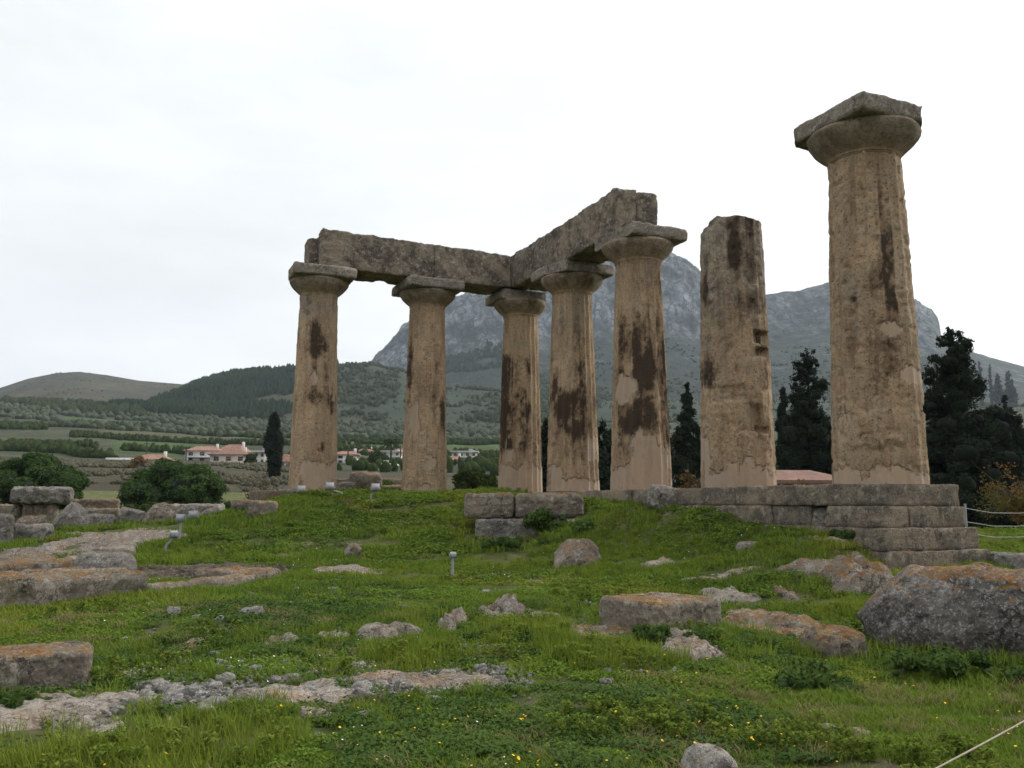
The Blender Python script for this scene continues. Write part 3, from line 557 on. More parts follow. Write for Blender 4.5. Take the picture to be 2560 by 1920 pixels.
# architrave: pairs of beams side by side from axis to axis
def beam(a,b,side,label,seed,ext0=0,ext1=0,top=None):
    A=np.array(CP[a]); B=np.array(CP[b]); v=B-A; L=np.hypot(*v); v/=L; nn=np.array([-v[1],v[0]])
    c=(A-v*ext0+B+v*ext1)/2+nn*side*.331; LL=L+ext0+ext1-.02
    hgt=ZT-ZA1
    def tf(V,U):
        w=sstep(.2,1,U[:,2]); s_=V[:,0]/LL+.5
        V[:,2]+=w*(.065*fbm(P3(V[:,0]*3.6+seed,V[:,1]*3,0*s_),5,seed+3,.75)-.03); lo=sstep(-.5,-1,U[:,2])*np.maximum(0,fbm(P3(V[:,0]*1.7+seed*3,0*s_,0*s_),4,seed+8)-.12); V[:,2]+=.16*lo; V[:,1]*=1-.15*lo
        if top is not None: V[:,2]+=w*np.interp(s_,top[0],top[1])
        return V
    V,F=stone((LL,.668,hgt),seed,.05,.04,.024,0,low=.03,topfn=tf,maxn=80)
    link('architrave_beam',mesh('architrave_beam',V,F,M['beam']),loc=(c[0],c[1],ZA1+.004),rz=math.atan2(v[1],v[0]),label=label,cat='beam',group='architrave beams lying on the columns')
beam(1,2,-1,'dark stone beam from the end column to the next, on the side facing the grass',101,ext0=.1,top=([0,.05,1],[.05,.04,.0]))
beam(1,2,1,'dark stone beam from the end column to the next, on the side facing the village',102,ext0=.40,top=([0,.2,1],[-.12,0,0]))
beam(2,3,-1,'dark stone beam running into the inner corner of the architrave, facing the grass',103,ext1=-.66,top=([0,.7,1],[0,-.02,-.07]))
beam(2,3,1,'dark stone beam running to the corner column, on the side facing the village',104,ext1=.5)
beam(3,4,-1,'worn grey beam from the corner column to the brown banded one, facing the grass',105,ext0=.0,top=([0,.2,1],[-.06,-.02,0]))
beam(3,4,1,'worn grey beam from the corner column to the banded one, on the outer side',106,ext0=-.66)
beam(4,5,-1,'worn grey beam rising to a broken end on the black stained column, facing the grass',107,ext1=.02,top=([0,.85,.95,1],[0,.03,.10,.04]))
beam(4,5,1,'worn grey beam with a broken end on the black stained column, on the outer side',108,ext1=.02,top=([0,.9,1],[0,.02,.03]))

# stepped platform: courses of squared blocks
plat=link('temple_platform',None,loc=(CP[7][0],CP[7][1],0),label='stepped masonry platform of squared blocks under the standing columns',cat='platform')
def tp(a,b): q=np.array(CP[7])+D*a+E*b; return q
def pblock(a0,a1,b0,b1,z0,z1,seed,m='step'):
    c=tp((a0+a1)/2,(b0+b1)/2)-np.array(CP[7]); V,F=stone((abs(a1-a0)-.006,abs(b1-b0)-.006,z1-z0-.004),seed,.06,.016,.014,3,.90 if seed%3==0 else .945,low=.03,maxn=44); jt=np.random.default_rng(seed).normal(0,.008,3); c=c+E*jt[0]+D*jt[1]
    link('block',mesh('block',V,F,M[m]),plat,loc=(c[0],c[1],z0),rz=TR)
r=np.random.default_rng(5)
zc=[1.96,1.58,1.21,.83,.30]
a=.90; s_=200                                        # top course along the front: out to the corner column
while a>-17.2:
    l=r.uniform(1.1,2.0); b=max(a-l,-17.2); pblock(b,a,-1.15 if a>-3 else -1.12,.93,zc[1]-.0,zc[0]-(0 if a>-2.2 else .035 if a<-9 else .01),s_); s_+=1; a=b
for k,(z1,z0,aa0,bb0,bb1) in enumerate([(zc[1],zc[2],.94,-1.17,1.0),(zc[2],zc[3],1.08,-1.2,1.14),(zc[3],zc[4],1.22,-1.22,1.25)]):
    w_=(bb1-bb0)/[3,2,2][k]; cut=[0,.37,.72,1] if k==0 else [0,.55 if k==1 else .42,1]
    for i in range(len(cut)-1):
        f0,f1=bb0+(bb1-bb0)*cut[i],bb0+(bb1-bb0)*cut[i+1]; pblock(-.2,aa0,f0,f1,z0,z1,s_); s_+=1
a=-.2
for l in (.42,1.05,1.35,1.5,1.9,1.6):                # second course seen below the front edge; one block has gone
    b=a-l
    if l==.42: a=b; continue
    pblock(b,a,-1.16+(.06 if l==1.05 else 0),-.3,zc[2],zc[1],s_); s_+=1; a=b
a=-.2
for l in (1.4,1.6,1.7): pblock(a-l,a,-1.24,-.3,zc[3],zc[2],s_); s_+=1; a-=l
for i,(b0,b1) in enumerate([(-6.3,-4.7),(-4.7,-3.3),(-3.3,-2.0),(-2.0,-1.13),(-8.9,-6.3)]):  # along the flank under the end columns
    pblock(-17.2,-15.2,b0,b1,1.5,1.955,s_,'fawn'); s_+=1

# ================================================================== LOOSE STONES AND BEDROCK
COVER=[]   # (x,y,rx,ry,angle): ground taken by stone, kept clear of grass
def rockobj(name,label,x,y,w,h,d=None,rz=0,m='limestone',seed=1,rnd=.1,rough=.034,cuts=4,cutlo=.7,warp=.0,low=.07,sink=.06,z=None,tilt=(0,0),res=None,cat=None,group=None,cover=True,zb=None,planes=()):
    d=d or w*.8; hs=h+sink
    V,F=stone((w,d,hs),seed,res or max(.028,min(w,hs,d)/16),rnd,rough,cuts,cutlo,warp,low,maxn=54,planes=planes)
    zz=(zat(x,y+d*.35) if z is None else z)-sink
    if zb is not None: zz=zb
    rl=math.hypot(x,y); cx,cy=x+x/rl*d*.5,y+y/rl*d*.5
    if zb is None or abs(x)>3: rz=rz-math.atan2(x,y)*.85
    else: cx,cy=x,y+d*.5
    o=link(name,mesh(name,V,F,M[m]),loc=(cx,cy,zz),rot=(tilt[0],tilt[1],rz),label=label,cat=cat or 'rock',group=group)
    if cover: COVER.append((cx,cy,w*.5,d*.5,rz))
    return o
def Rk(name,label,t,d=None,**k): return rockobj(name,label,t[0],t[1],t[2],t[3],d,**k)
# --- large individual stones
Rk('boulder','huge dark grey boulder with an orange lichen crest beside the nettles',(4.66,9.06,2.28,0.86),1.35,m='boulder',seed=301,rnd=.5,cuts=2,cutlo=.8,low=.07,rough=.03,sink=.15,rz=-.08,res=.035,planes=[(-1,-.1,1.1,.66),(-.5,-.6,1,.78),(1,0,.9,.85)])
Rk('boulder','low orange lichened rock tucked against the huge dark boulder',(3.20,9.02,0.59,0.29),.55,m='orange',seed=302,rnd=.25,cuts=3,low=.12,sink=.1,rz=.2)
Rk('fallen_block','thick flat square block with an orange lichened top lying in the grass',(1.67,10.18,1.07,0.34),.98,m='lichen',seed=303,rnd=.06,cuts=1,cutlo=.9,low=.04,rough=.02,rz=.75,sink=.12)
Rk('fallen_block','squared block with a lichened top cut off by the edge of the view',(-3.88,7.36,0.91,0.32),.62,m='lichen',seed=304,rnd=.05,cuts=1,cutlo=.92,low=.03,rough=.022,sink=.12,rz=.03)
Rk('rock','pale half buried rock with a rounded peak below the two paired blocks',(1.29,17.44,0.92,0.49),.8,m='lichen',seed=305,rnd=.08,cuts=2,cutlo=.8,low=.06,sink=.15,planes=[(-1,-.4,.95,.37),(1,-.4,.8,.42),(.1,-1,.9,.50)])
Rk('rock','small pale rock with a rusty top on the mound slope',(-3.53,19.98,0.38,0.29),.3,m='lichen',seed=306,rnd=.04,cuts=3,cutlo=.7,sink=.06,planes=[(-1,-.4,.9,.38),(1,-.3,1.1,.48)])
Rk('rock','small flat rock in the grass below the broken column',(4.24,16.00,0.40,0.16),.3,m='bedrock',seed=307,rnd=.1,cuts=3,sink=.06)
Rk('rock','grey pointed stone jutting from the very bottom edge of the view',(1.18,5.48,0.29,0.14),.3,m='limestone',seed=308,rnd=.05,cuts=3,cutlo=.7,sink=.08,rz=.3,planes=[(-1,-.3,.9,.38),(1,-.2,1.3,.6)])
Rk('fallen_block','lumpy grey block leaning against the platform below the blackened column',(3.47,20.38,0.86,0.47),.7,m='limestone',seed=309,rnd=.18,cuts=4,cutlo=.65,low=.12,sink=.12,rz=.3,tilt=(.1,.25))
Rk('fallen_block','grey block slipped out of the second course of the platform',(5.76,16.32,0.70,0.36),.6,m='limestone',seed=310,rnd=.12,cuts=4,cutlo=.7,low=.1,sink=.1,rz=.9)
# --- the paired foundation blocks in the mound
fy=21.3
def fblock(label,px,w,z0,h,y,d,seed,**k): rockobj('foundation_block',label,px,y,w,h,d,m=k.pop('m','limestone'),seed=seed,rnd=k.pop('rnd',.07),cuts=k.pop('cuts',4),cutlo=.80,low=.07,rough=.034,sink=0,zb=z0,res=.04,cat='block',cover=True,**k)
fblock('shorter upper foundation block of the pair set in the mound',-.55,1.16,1.24,.59,fy+.15,.9,321,m='lichen',rnd=.1)
fblock('longer upper foundation block with rusty lichen along its top edge',.90,1.64,1.24,.60,fy+.15,.9,322,m='lichen',rnd=.15,cuts=5)
fblock('long lower foundation block under the pair in the mound',.07,1.86,.66,.56,fy-.05,1.1,323)
fblock('short lower foundation block half hidden by weeds under the lichened one',1.40,.78,.80,.42,fy+.0,1.,324)
fblock('lowest foundation block barely showing above the weeds',.46,.72,.42,.20,fy-.7,.6,325)
# --- ruins beyond the ledges
def ruin(label,cx,by,wpx,hpx,Y,seed,name='fallen_block',m='limestone',**k):
    sc_=Y/1903.3; x=(cx-1106)*sc_; z=1.6+(829.5+1903.3*.1353-by)*sc_*.995
    k.setdefault('rnd',.10); k.setdefault('cuts',3); k.setdefault('cutlo',.72); k.setdefault('low',.07)
    zg_=zat(x,Y+.3); base=z if k.pop('exact',False) else min(z,zg_)-.1
    rockobj(name,label,x,Y,wpx*sc_,hpx*sc_+(z-base),k.pop('d',wpx*sc_*.75),m=m,seed=seed,sink=0,zb=base,**k)
ruin('long grey slab laid across three stubby supports',101,1092,118,35,28,331,name='stone_slab',rnd=.12,cutlo=.8,exact=True,d=1.0)
ruin('middle stubby support under the long grey slab',92,1121,54,28.4,28.25,332,name='support_block',cuts=1,cutlo=.9,m='lichen',d=.7)
ruin('dark stubby support under the free end of the grey slab',50,1121,22,28.4,28.3,333,name='support_block',cuts=1,cutlo=.9,m='ledge',d=.7)
ruin('narrow lichened support beneath the red end of the slab',126,1119,20,26.5,28.25,334,name='support_block',cuts=1,cutlo=.9,m='lichen',d=.7)
ruin('tall pointed grey boulder in front of the slab table',166,1152,84,62,24,335,name='boulder',rnd=.2,cuts=3,cutlo=.7,planes=[(-1,-.2,.75,.36),(1,-.3,.85,.40),(0,-1,.6,.62)])
ruin('squat dark block beside the pointed boulder',228,1148,56,32,24.6,336)
ruin('wedge shaped grey block with a slanting top',296,1141,62,37,25.2,337,tilt=(0,.18),planes=[(.4,0,1,.75)])
ruin('broad tilted boulder leaning on its neighbours',362,1143,84,52,24.7,338,name='boulder',rnd=.2,cuts=3,cutlo=.66,tilt=(0,-.2),m='lichen',planes=[(-1,-.2,.9,.45),(.3,-1,.8,.6),(1,0,1.4,.66)])
ruin('rounded grey boulder behind the twin lamp boxes',418,1140,50,47,25.2,339,name='boulder',rnd=.2,cuts=3,cutlo=.7,planes=[(-1,0,1,.46),(1,-.2,.7,.52)])
ruin('long flat slab lying behind the rounded boulders',425,1112,130,19,28.0,340,name='stone_slab',m='limestone')
ruin('low broad boulder at the foot of the mound shoulder',468,1140,66,40,25.4,341,name='boulder',rnd=.2,cuts=3,cutlo=.7,planes=[(1,-.3,1,.44),(-1,0,1.2,.6)])
ruin('rough tall block at the edge of the view by the ledges',10,1176,58,60,21,342,cuts=4)
ruin('wide grey block in front of the slab table',80,1176,92,38,21.6,343,cutlo=.82)
ruin('brown lump of rock on top of the wide grey block',86,1142,64,24,22.4,344,name='rock',m='lichen',rnd=.2,cuts=5,cutlo=.55)
ruin('flat lichened block perched on the shoulder of the mound',572,1112,64,27,24.0,345,m='lichen')
ruin('second weathered stone behind the perched flat block',533,1111,50,28,25.2,346,m='lichen',cuts=5,cutlo=.6)
ruin('orange lichened upright stone between the two end columns',792,1068,72,46,31.0,347,name='rock',m='lichen',rnd=.2,cuts=5,cutlo=.6)
ruin('grey stone lying beside the orange upright stone',752,1070,34,26,30.6,348,name='rock')
ruin('low rubble wall seen between the two end columns',800,1062,160,26,36,349,name='rubble_wall',m='fawn',cuts=0,d=.6)
ruin('long low stone behind the second column',880,1062,110,12,31.5,350,name='stone_slab',m='lichen',cuts=1)
ruin('grey kerb stone at the foot of the end column',640,1070,72,11,26.9,351,name='stone_slab',cuts=1)
ruin('pale ruined wall corner in the hollow behind the boulders',215,1108,95,26,42,352,name='rubble_wall',m='fawn',d=.6,cuts=1,cutlo=.8)
ruin('low mossy wall in the hollow near the round pine',232,1122,70,20,38,353,name='rubble_wall',m='ledge',d=.5,cuts=1,cutlo=.8)
ruin('dark low wall at the edge of the view behind the slab table',15,1122,52,28,33,354,name='rubble_wall',m='ledge',d=.5,cuts=0)
ruin('row of pitted blocks running off beyond the platform steps',2200,1243,140,50,15.2,355,name='block_row',m='limestone',cuts=1,cutlo=.93,d=.8)
ruin('flat pale slab lying on the rock floor below the pointed boulder',215,1170,110,15,22.3,361,name='stone_slab',m='bedrock',cuts=3)
ruin('pale cracked slab above the rubble pit',262,1204,84,20,19.3,362,name='stone_slab',m='bedrock',cuts=3)
ruin('low squared block at the foot of the tumbled boulders',335,1160,70,16,23.2,363,m='bedrock',cuts=3)
ruin('orange topped slab wedged between the two ledges',70,1224,120,17,17.6,364,name='stone_slab',m='lichen',cuts=3)
# --- cut rock ledges at the side
def ledge(label,A,d,h,seed,m='ledge',sink=.2,rough=.03,low=.10,top=0,rnd=.08,cuts=2,name='rock_ledge'):
    ax,ay,bx,by=A; L=math.hypot(bx-ax,by-ay); a=math.atan2(by-ay,bx-ax); nx,ny=-math.sin(a),math.cos(a)
    V,F=stone((L,d,h+sink),seed,.07,rnd,rough,cuts,.86,0,low,maxn=64)
    cx,cy=(ax+bx)/2+nx*d/2,(ay+by)/2+ny*d/2
    z=min(zat(ax,ay),zat(bx,by))
    link(name,mesh(name,V,F,M[m]),loc=(cx,cy,z-sink),rz=a,label=label,cat='rock ledge')
    COVER.append((cx,cy,L/2,d/2,a))
ledge('long rock cut ledge with a mossy rust stained face at the edge of the view',(-7.20,12.08,-5.50,13.62),1.7,.40,361)
ledge('low rock cut lip closing the rubble filled pit',(-5.50,13.62,-4.50,15.84),.30,.16,362,low=.06)
ledge('upper orange stained ledge behind the mossy one',(-9.59,16.00,-8.10,16.98),1.3,.26,363,m='lichen')
ledge('smooth rounded stone lying on top of the upper ledge',(-7.85,16.32,-7.02,16.94),.9,.40,364,m='limestone',rnd=.3,low=.14,cuts=4,name='rock')
ledge('notched corner of cut rock with orange lichen by the pit',(-4.53,15.84,-4.26,16.80),1.3,.20,365,m='lichen',low=.14,cuts=3)
# --- flat bedrock showing through the turf
def outcrop(label,t,h,seed,rz=0,m='bedrock',name='rock_outcrop'):
    cx,cy,L,W=t; n=int(np.clip(max(L,W)/.045,22,64)); nr=n//2
    rr_=np.linspace(0,1.12,nr); th=np.arange(n*2)/(n*2)*2*np.pi; RR,TT=np.meshgrid(rr_,th,indexing='ij'); RR=RR.ravel(); TT=TT.ravel()
    wob=1.08+.85*fbm(P3(np.cos(TT)*1.7+seed,np.sin(TT)*1.7,0*TT),5,seed,.6)
    lx=RR*np.cos(TT)*L/2*wob; ly=RR*np.sin(TT)*W/2*wob; c,s=math.cos(rz),math.sin(rz); X=cx+lx*c-ly*s; Y=cy+lx*s+ly*c
    p=P3(X,Y,0*X); n1=fbm(p*2.1+seed,4,seed+1); n2=ridged(P3(X*3,Y*5,0*X),3,seed+2)
    lay=np.floor((n1+RR*.3)*5)/5
    z=zground(X,Y)+h*(.55+.9*n1+.5*lay+.35*n2)*sstep(1.02,.72,RR)+.012*fbm(p*22,3,seed+4)-(.10*sstep(.85,1.1,RR)+.09*sstep(.02,-.35,n1))
    F=grid_faces(nr,n*2,True)
    link(name,mesh(name,np.stack([X,Y,z],-1),F,M[m]),label=label,cat='bedrock',group='patches of bare rock in the turf')
    COVER.append((cx,cy,L*.46,W*.42,rz))
OC=[((-2.49,9.65,0.51,0.52),.09,'pale rock patch with a knobbly edge in the middle grass'),((-1.94,9.88,0.30,0.45),.09,'short pale rock patch between two longer ones'),
((-1.39,10.25,0.65,0.95),.10,'slanting pale rock rib below the lone floodlight'),((-0.68,10.89,0.35,1.22),.13,'pitted pale rock hump beside the leafy weeds'),
((-0.14,11.96,0.53,1.16),.12,'smooth pale rock hump above the leafy weeds'),((0.32,11.87,0.58,0.86),.07,'thin broken rock edge joining the smooth hump'),
((-3.27,9.33,0.33,0.74),.05,'flat flaky rock patch on the open slope'),((-3.31,17.86,1.62,1.83),.04,'long thin rock edge at the foot of the mound'),
((-3.32,6.79,1.18,1.10),.07,'broad bare rock shelf at the lower edge by the squared block'),((-2.50,7.35,1.02,1.04),.07,'bare rock shelf strewn with loose stones'),
((-1.60,7.40,0.92,0.66),.06,'rock shelf with orange lichen below the stone scatter'),((-0.80,7.94,1.16,0.60),.05,'narrow rock strip ending among small stones'),
((-1.51,6.84,0.37,0.37),.05,'small rock patch fringed by yellow flowers'),((-2.67,6.34,0.41,0.31),.03,'thin rock patch sunk in the nearest grass'),
((1.04,9.93,0.97,0.99),.08,'lichened rock edge below the flat square block'),((1.84,9.43,0.75,1.29),.10,'rough rock corner just below the flat square block'),
((3.14,10.91,1.41,2.36),.08,'wide sloping rock sheet beside the orange rock'),((2.78,16.33,1.00,0.87),.06,'thin rock ridge near the pale half buried rock'),
((3.20,13.10,0.88,1.03),.09,'row of knobbly rocks above the flat square block'),((4.04,13.26,0.34,0.46),.10,'single knob of lichened rock in the slope'),
((4.90,14.18,1.27,0.55),.10,'upper rust red rock band below the platform'),((5.67,13.67,1.69,2.07),.24,'large rust red rock bank above the huge boulder'),
((4.37,12.88,0.76,0.68),.08,'low rock step in the green dip before the boulder'),((5.66,15.49,0.87,0.53),.05,'small flat rocks beside the steps'),
((5.68,14.94,0.72,0.34),.05,'rusty flat rock at the corner of the steps'),((3.30,14.52,1.24,0.45),.05,'faint rock line in the short turf'),
((-5.96,17.55,1.96,3.45),.03,'rubble floored pit cut in the rock'),((-9.56,21.37,1.93,3.98),.10,'wide pinkish rock floor among the ruins'),((2.50,6.56,0.13,0.21),.04,'small pale stone patch in the nearest turf'),((-10.39,19.63,2.43,2.53),.10,'pale rock floor behind the upper ledge'),((-8.69,22.53,1.38,1.10),.07,'rock shelf at the feet of the tumbled boulders'),((-8.65,17.77,2.47,3.24),.08,'pale uneven rock top of the upper ledge'),((-7.35,14.75,2.54,1.91),.05,'rough broken top of the mossy ledge'),((-10.36,19.49,1.54,1.34),.06,'worn rock floor between the ledges')]
for i,(t,h,l) in enumerate(OC): outcrop(l,t,h,400+i*7,m='rubblestone' if i==26 else 'bedrock' if i not in (21,20,14,16,19,24) else 'lichen')

# --- small loose stones
small=[]
for k in range(7):
    r=np.random.default_rng(500+k); V,F=stone((1,r.uniform(.6,.9),r.uniform(.45,.7)),520+k,.13,.10,.06,8,.5,.0,.14,maxn=9); small.append(mesh('small_stone',V,F,M['pebble'],False))
def pebble(x,y,s,seed,label,group,name='small_stone'):
    r=np.random.default_rng(seed); m=small[seed%7]
    link(name,m,loc=(x,y,zat(x,y)-.10*s),rot=(r.normal(0,.2),r.normal(0,.2),r.uniform(0,6.3)),scale=(s,s,s*r.uniform(.7,1)),label=label,cat='stone',group=group)
    COVER.append((x,y,s*.4,s*.4,0))
NAMED=[((-4.27,11.48,0.23,0.16),'pale slanted stone alone on the open slope below the mossy ledge'),((-3.91,11.26,0.12,0.08),'small rounded stone near the pale slanted one'),((-3.44,10.38,0.11,0.08),'grey stone half sunk below the slanted one'),
((-3.35,11.66,0.27,0.09),'dark flat stone in the turf below the pit lip'),((-3.12,11.88,0.11,0.09),'dark knob of stone next to the flat dark one'),((-2.89,14.70,0.20,0.11),'pale stone on the brow of the slope'),
((1.09,12.72,0.16,0.12),'pale round stone near the flat square block'),((0.17,13.12,0.00,0.00),''),((0.67,9.18,0.08,0.06),'pale stone in front of the lichened rock edge'),((-2.59,7.48,0.15,0.10),'largest stone lying on the rock shelf'),
((-2.75,7.46,0.16,0.10),'dark stone in the heap on the rock shelf'),((-0.10,8.10,0.17,0.07),'flat pale stone at the end of the stone scatter'),((0.84,8.02,0.13,0.05),'flat pale stone alone in the lower grass'),
((-0.51,11.50,0.10,0.06),'small grey stone by the pitted rock hump'),((-2.69,6.08,0.07,0.07),'round grey stone among the tall weeds at the lower edge'),((-1.08,6.82,0.14,0.05),'pale stone sunk in grass among yellow flowers'),((2.26,6.54,0.14,0.03),'bare pale stone flush with the nearest turf')]
for i,(t,l) in enumerate(NAMED):
    if l: pebble(t[0],t[1],max(t[2],t[3]),600+i,l,None)
r=np.random.default_rng(77)
def scatter(n,fn,s0,s1,label,group,seed):
    for i in range(n):
        x,y=fn(); pebble(x,y,float(r.triangular(s0,s0*1.2,s1)),seed+i,label,group)
A_,B_=np.array([-3.17,7.18]),np.array([-0.18,8.10])
def strip():
    t=r.random(); q=A_+(B_-A_)*t+np.array([0,r.normal(0,.32)]); return float(q[0]),float(q[1])
scatter(120,strip,.05,.20,'small grey stone in the scatter along the bare rock shelf','stone scatter on the rock shelf',700)
A2,B2=np.array([-3.60,8.40]),np.array([-0.02,9.46])
def strip2():
    t=r.random(); q=A2+(B2-A2)*t+np.array([0,r.normal(0,.8)]); return float(q[0]),float(q[1])
scatter(75,strip2,.045,.15,'small stone strewn in the grass above the rock shelf','stones strewn in the middle grass',900)
def strip3(): return float(r.uniform(-5,2.2)),float(r.uniform(10,15.5))
scatter(60,strip3,.05,.17,'small stone dotted over the upper turf slope','stones dotted over the upper slope',1000)
A4,B4=np.array([0.83,8.36]),np.array([1.99,8.58])
def strip4():
    t=r.random(); q=A4+(B4-A4)*t+np.array([0,r.normal(0,.12)]); return float(q[0]),float(q[1])
scatter(22,strip4,.04,.10,'small round stone in the short row below the rough rock corner','short row of round stones',1100)
# gravel and chips along the shelf, too small to count
r=np.random.default_rng(91); n=1900; t=r.random(n); px=A_[0]-1.2+(B_[0]-A_[0]+1.6)*t; py=np.interp(px,[A_[0],B_[0]],[A_[1],B_[1]])+r.normal(0,.33,n)
k=1300; px=np.concatenate([px,A2[0]+(B2[0]-A2[0])*r.random(k)]); py=np.concatenate([py,np.interp(px[n:],[A2[0],B2[0]],[A2[1],B2[1]])+r.normal(0,.9,k)])
k2=500; px=np.concatenate([px,r.uniform(.8,4.2,k2)]); py=np.concatenate([py,r.uniform(8.6,11.5,k2)]); s=r.uniform(.012,.04,len(px))
V,F,bt=blobs(px,py,zground(px,py)+.004,s,s*r.uniform(.6,1.1,len(px)),92,.1,2,5)
link('gravel',mesh('gravel',V,F,M['pebble'],False,{'bt':bt}),kind='stuff',label='fine stone chips strewn along the bare rock shelf')
# rubble in the pit: too many to count
x,y=np.array([-6.02,17.34]); n=900; r=np.random.default_rng(9)
px=x+r.uniform(-1.9,1.7,n); py=y+r.uniform(-1.7,1.0,n)+(px-x)*.25; s=r.uniform(.03,.10,n)
V,F,bt=blobs(px,py,zground(px,py)-.02,s,s*r.uniform(.7,1.1,n),10,.1,2,5)
link('rubble',mesh('rubble',V,F,M['rubblestone'],False,{'bt':bt}),kind='stuff',label='loose brown rubble filling the cut pit')
COVER.append((x-.1,y-.3,1.9,1.3,.25))

# ================================================================== TREES AND SHRUBS
def leafquads(C,Nn,size,r,elong=1.6,flat=.0):
    n=len(C); t1=np.cross(Nn,r.normal(size=(n,3))); t1/=np.linalg.norm(t1,axis=1,keepdims=True)+1e-9; t2=np.cross(Nn,t1); t2/=np.linalg.norm(t2,axis=1,keepdims=True)+1e-9
    a=(size*r.uniform(.6,1.35,n))[:,None]*elong; b=(size*r.uniform(.6,1.35,n))[:,None]
    bend=Nn*b*.35
    V=np.stack([C-t1*a,C+t2*b*.8-bend,C+t1*a,C-t2*b*.8-bend],1).reshape(-1,3)
    F=np.arange(4*n).reshape(n,4); return V,F,np.repeat(r.random(n),4)
def lobes_leaves(L,n,size,r,inner=.55,gap=-.25,gs=1.1,elong=1.6,updir=.0):
    L=np.array(L,float); wgt=(L[:,3]*L[:,5]+L[:,3]*L[:,4]); wgt/=wgt.sum(); k=r.choice(len(L),n,p=wgt)
    d=r.normal(size=(n,3)); d[:,2]+=.15; d/=np.linalg.norm(d,axis=1,keepdims=True)
    rad=1-(1-inner)*r.random(n)**2.0; C=L[k,:3]+d*L[k,3:]*rad[:,None]*r.uniform(.92,1.1,n)[:,None]
    keep=fbm(C*gs,3,int(r.integers(1e6)))>gap; C=C[keep]; d=d[keep]
    Nn=d+r.normal(size=d.shape)*.55; Nn[:,2]+=updir; Nn/=np.linalg.norm(Nn,axis=1,keepdims=True)
    return leafquads(C,Nn,size,r,elong)
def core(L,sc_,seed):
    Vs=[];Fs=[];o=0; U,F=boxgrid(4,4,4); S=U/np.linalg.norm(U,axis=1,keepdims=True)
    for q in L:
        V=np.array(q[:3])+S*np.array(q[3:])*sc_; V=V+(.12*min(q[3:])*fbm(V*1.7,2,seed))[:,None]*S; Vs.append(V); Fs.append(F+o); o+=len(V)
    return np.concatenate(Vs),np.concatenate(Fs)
def tube(pts,rad_,seg=7):
    pts=np.array(pts,float); n=len(pts); V=[]
    for i in range(n):
        t=pts[min(i+1,n-1)]-pts[max(i-1,0)]; t/=np.linalg.norm(t)+1e-9
        a=np.cross(t,[.31,.9,.2]); a/=np.linalg.norm(a); b=np.cross(t,a)
        for k in range(seg):
            w_=2*math.pi*k/seg; V.append(pts[i]+rad_[i]*(a*math.cos(w_)+b*math.sin(w_)))
    V=np.array(V); F=grid_faces(n,seg,True); return V,F
def join(parts):
    Vs=[];Fs=[];o=0
    for V,F in parts: Vs.append(V); Fs.append(np.asarray(F)+o); o+=len(V)
    return np.concatenate(Vs),np.concatenate(Fs)
def branches(base,h,spread,n,seed,r0=.12,levels=2):
    r=np.random.default_rng(seed); out=[]
    def grow(p,d,l,rad0,lev):
        k=4; pts=[p]; dd=d
        for i in range(k): dd=dd+r.normal(size=3)*.16; dd=dd/np.linalg.norm(dd); pts.append(pts[-1]+dd*l/k)
        out.append(tube(pts,np.linspace(rad0,rad0*.45,k+1),5))
        if lev>0:
            for j in range(r.integers(3,5)):
                q=pts[r.integers(2,k+1)]; e=dd+r.normal(size=3)*spread; e[2]=abs(e[2])*.8+.1; grow(q,e/np.linalg.norm(e),l*r.uniform(.5,.72),rad0*.5,lev-1)
    for i in range(n):
        e=np.array([0,0,1.])+r.normal(size=3)*.2; grow(np.array(base,float),e/np.linalg.norm(e),h,r0,levels)
    return join(out)
def tree(name,label,cat,x,y,L,nleaf,size,matk,corek,seed,trunk=None,inner=.55,gap=-.25,gs=1.1,group=None,core_s=.74,z=None,elong=1.6,updir=0.):
    r=np.random.default_rng(seed); zz=(zat(x,y) if y<90 else float(zfar(x,y)[0])) if z is None else z
    root=link(name,None,loc=(x,y,zz),label=label,cat=cat,group=group)
    V,F,bt=lobes_leaves(L,nleaf,size,r,inner,gap,gs,elong,updir); cr=link('crown',mesh('crown',V,F,M[matk],False,{'bt':bt}),root)
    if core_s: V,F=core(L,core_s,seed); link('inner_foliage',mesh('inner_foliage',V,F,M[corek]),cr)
    if trunk is not None: link('trunk',mesh('trunk',*trunk,M['bark']),root)
    return root
def tk(h,r0,lean=0,x0=0,y0=0): return tube([(x0,y0,-.3),(x0+lean*.4,y0,h*.5),(x0+lean,y0,h)],[r0*1.15,r0*.85,r0*.6],8)
# round-headed pines
def pine(label,cx,Y,wpx,topy,seed):
    s=Y/1903.3; x=(cx-1106)*s; W=wpx*s; zt=1.6+(1087.-topy)*s; z0=zat(x,Y); Hh=zt-z0; r=np.random.default_rng(seed); L=[]
    for i in range(34):
        a=r.uniform(0,6.28); q=math.sqrt(r.random())*1.05; px=math.cos(a)*q*W*.40; py=math.sin(a)*q*W*.34; zz=Hh*(.84-.36*q*q)+r.normal(0,.28); rr_=r.uniform(.085,.16)*W
        L.append((px,py,zz-rr_*.35,rr_,rr_,rr_*.72))
    for i in range(14):
        a=r.uniform(0,6.28); q=r.uniform(.65,1.); rr_=r.uniform(.11,.16)*W; L.append((math.cos(a)*q*W*.38,math.sin(a)*q*W*.34,Hh*r.uniform(.12,.45),rr_,rr_,rr_*.8))
    tree('round_pine',label,'tree',x,Y,L,44000,.075,'pine','core',seed,tk(Hh*.5,.22),inner=.66,gap=-.22,gs=1.6,core_s=.80,updir=.5)
pine('broad round pine at the edge of the view behind the slab table',85,72,215,980,1201)
pine('broad round pine in front of the red roofed villas',380,72,222,984,1202)
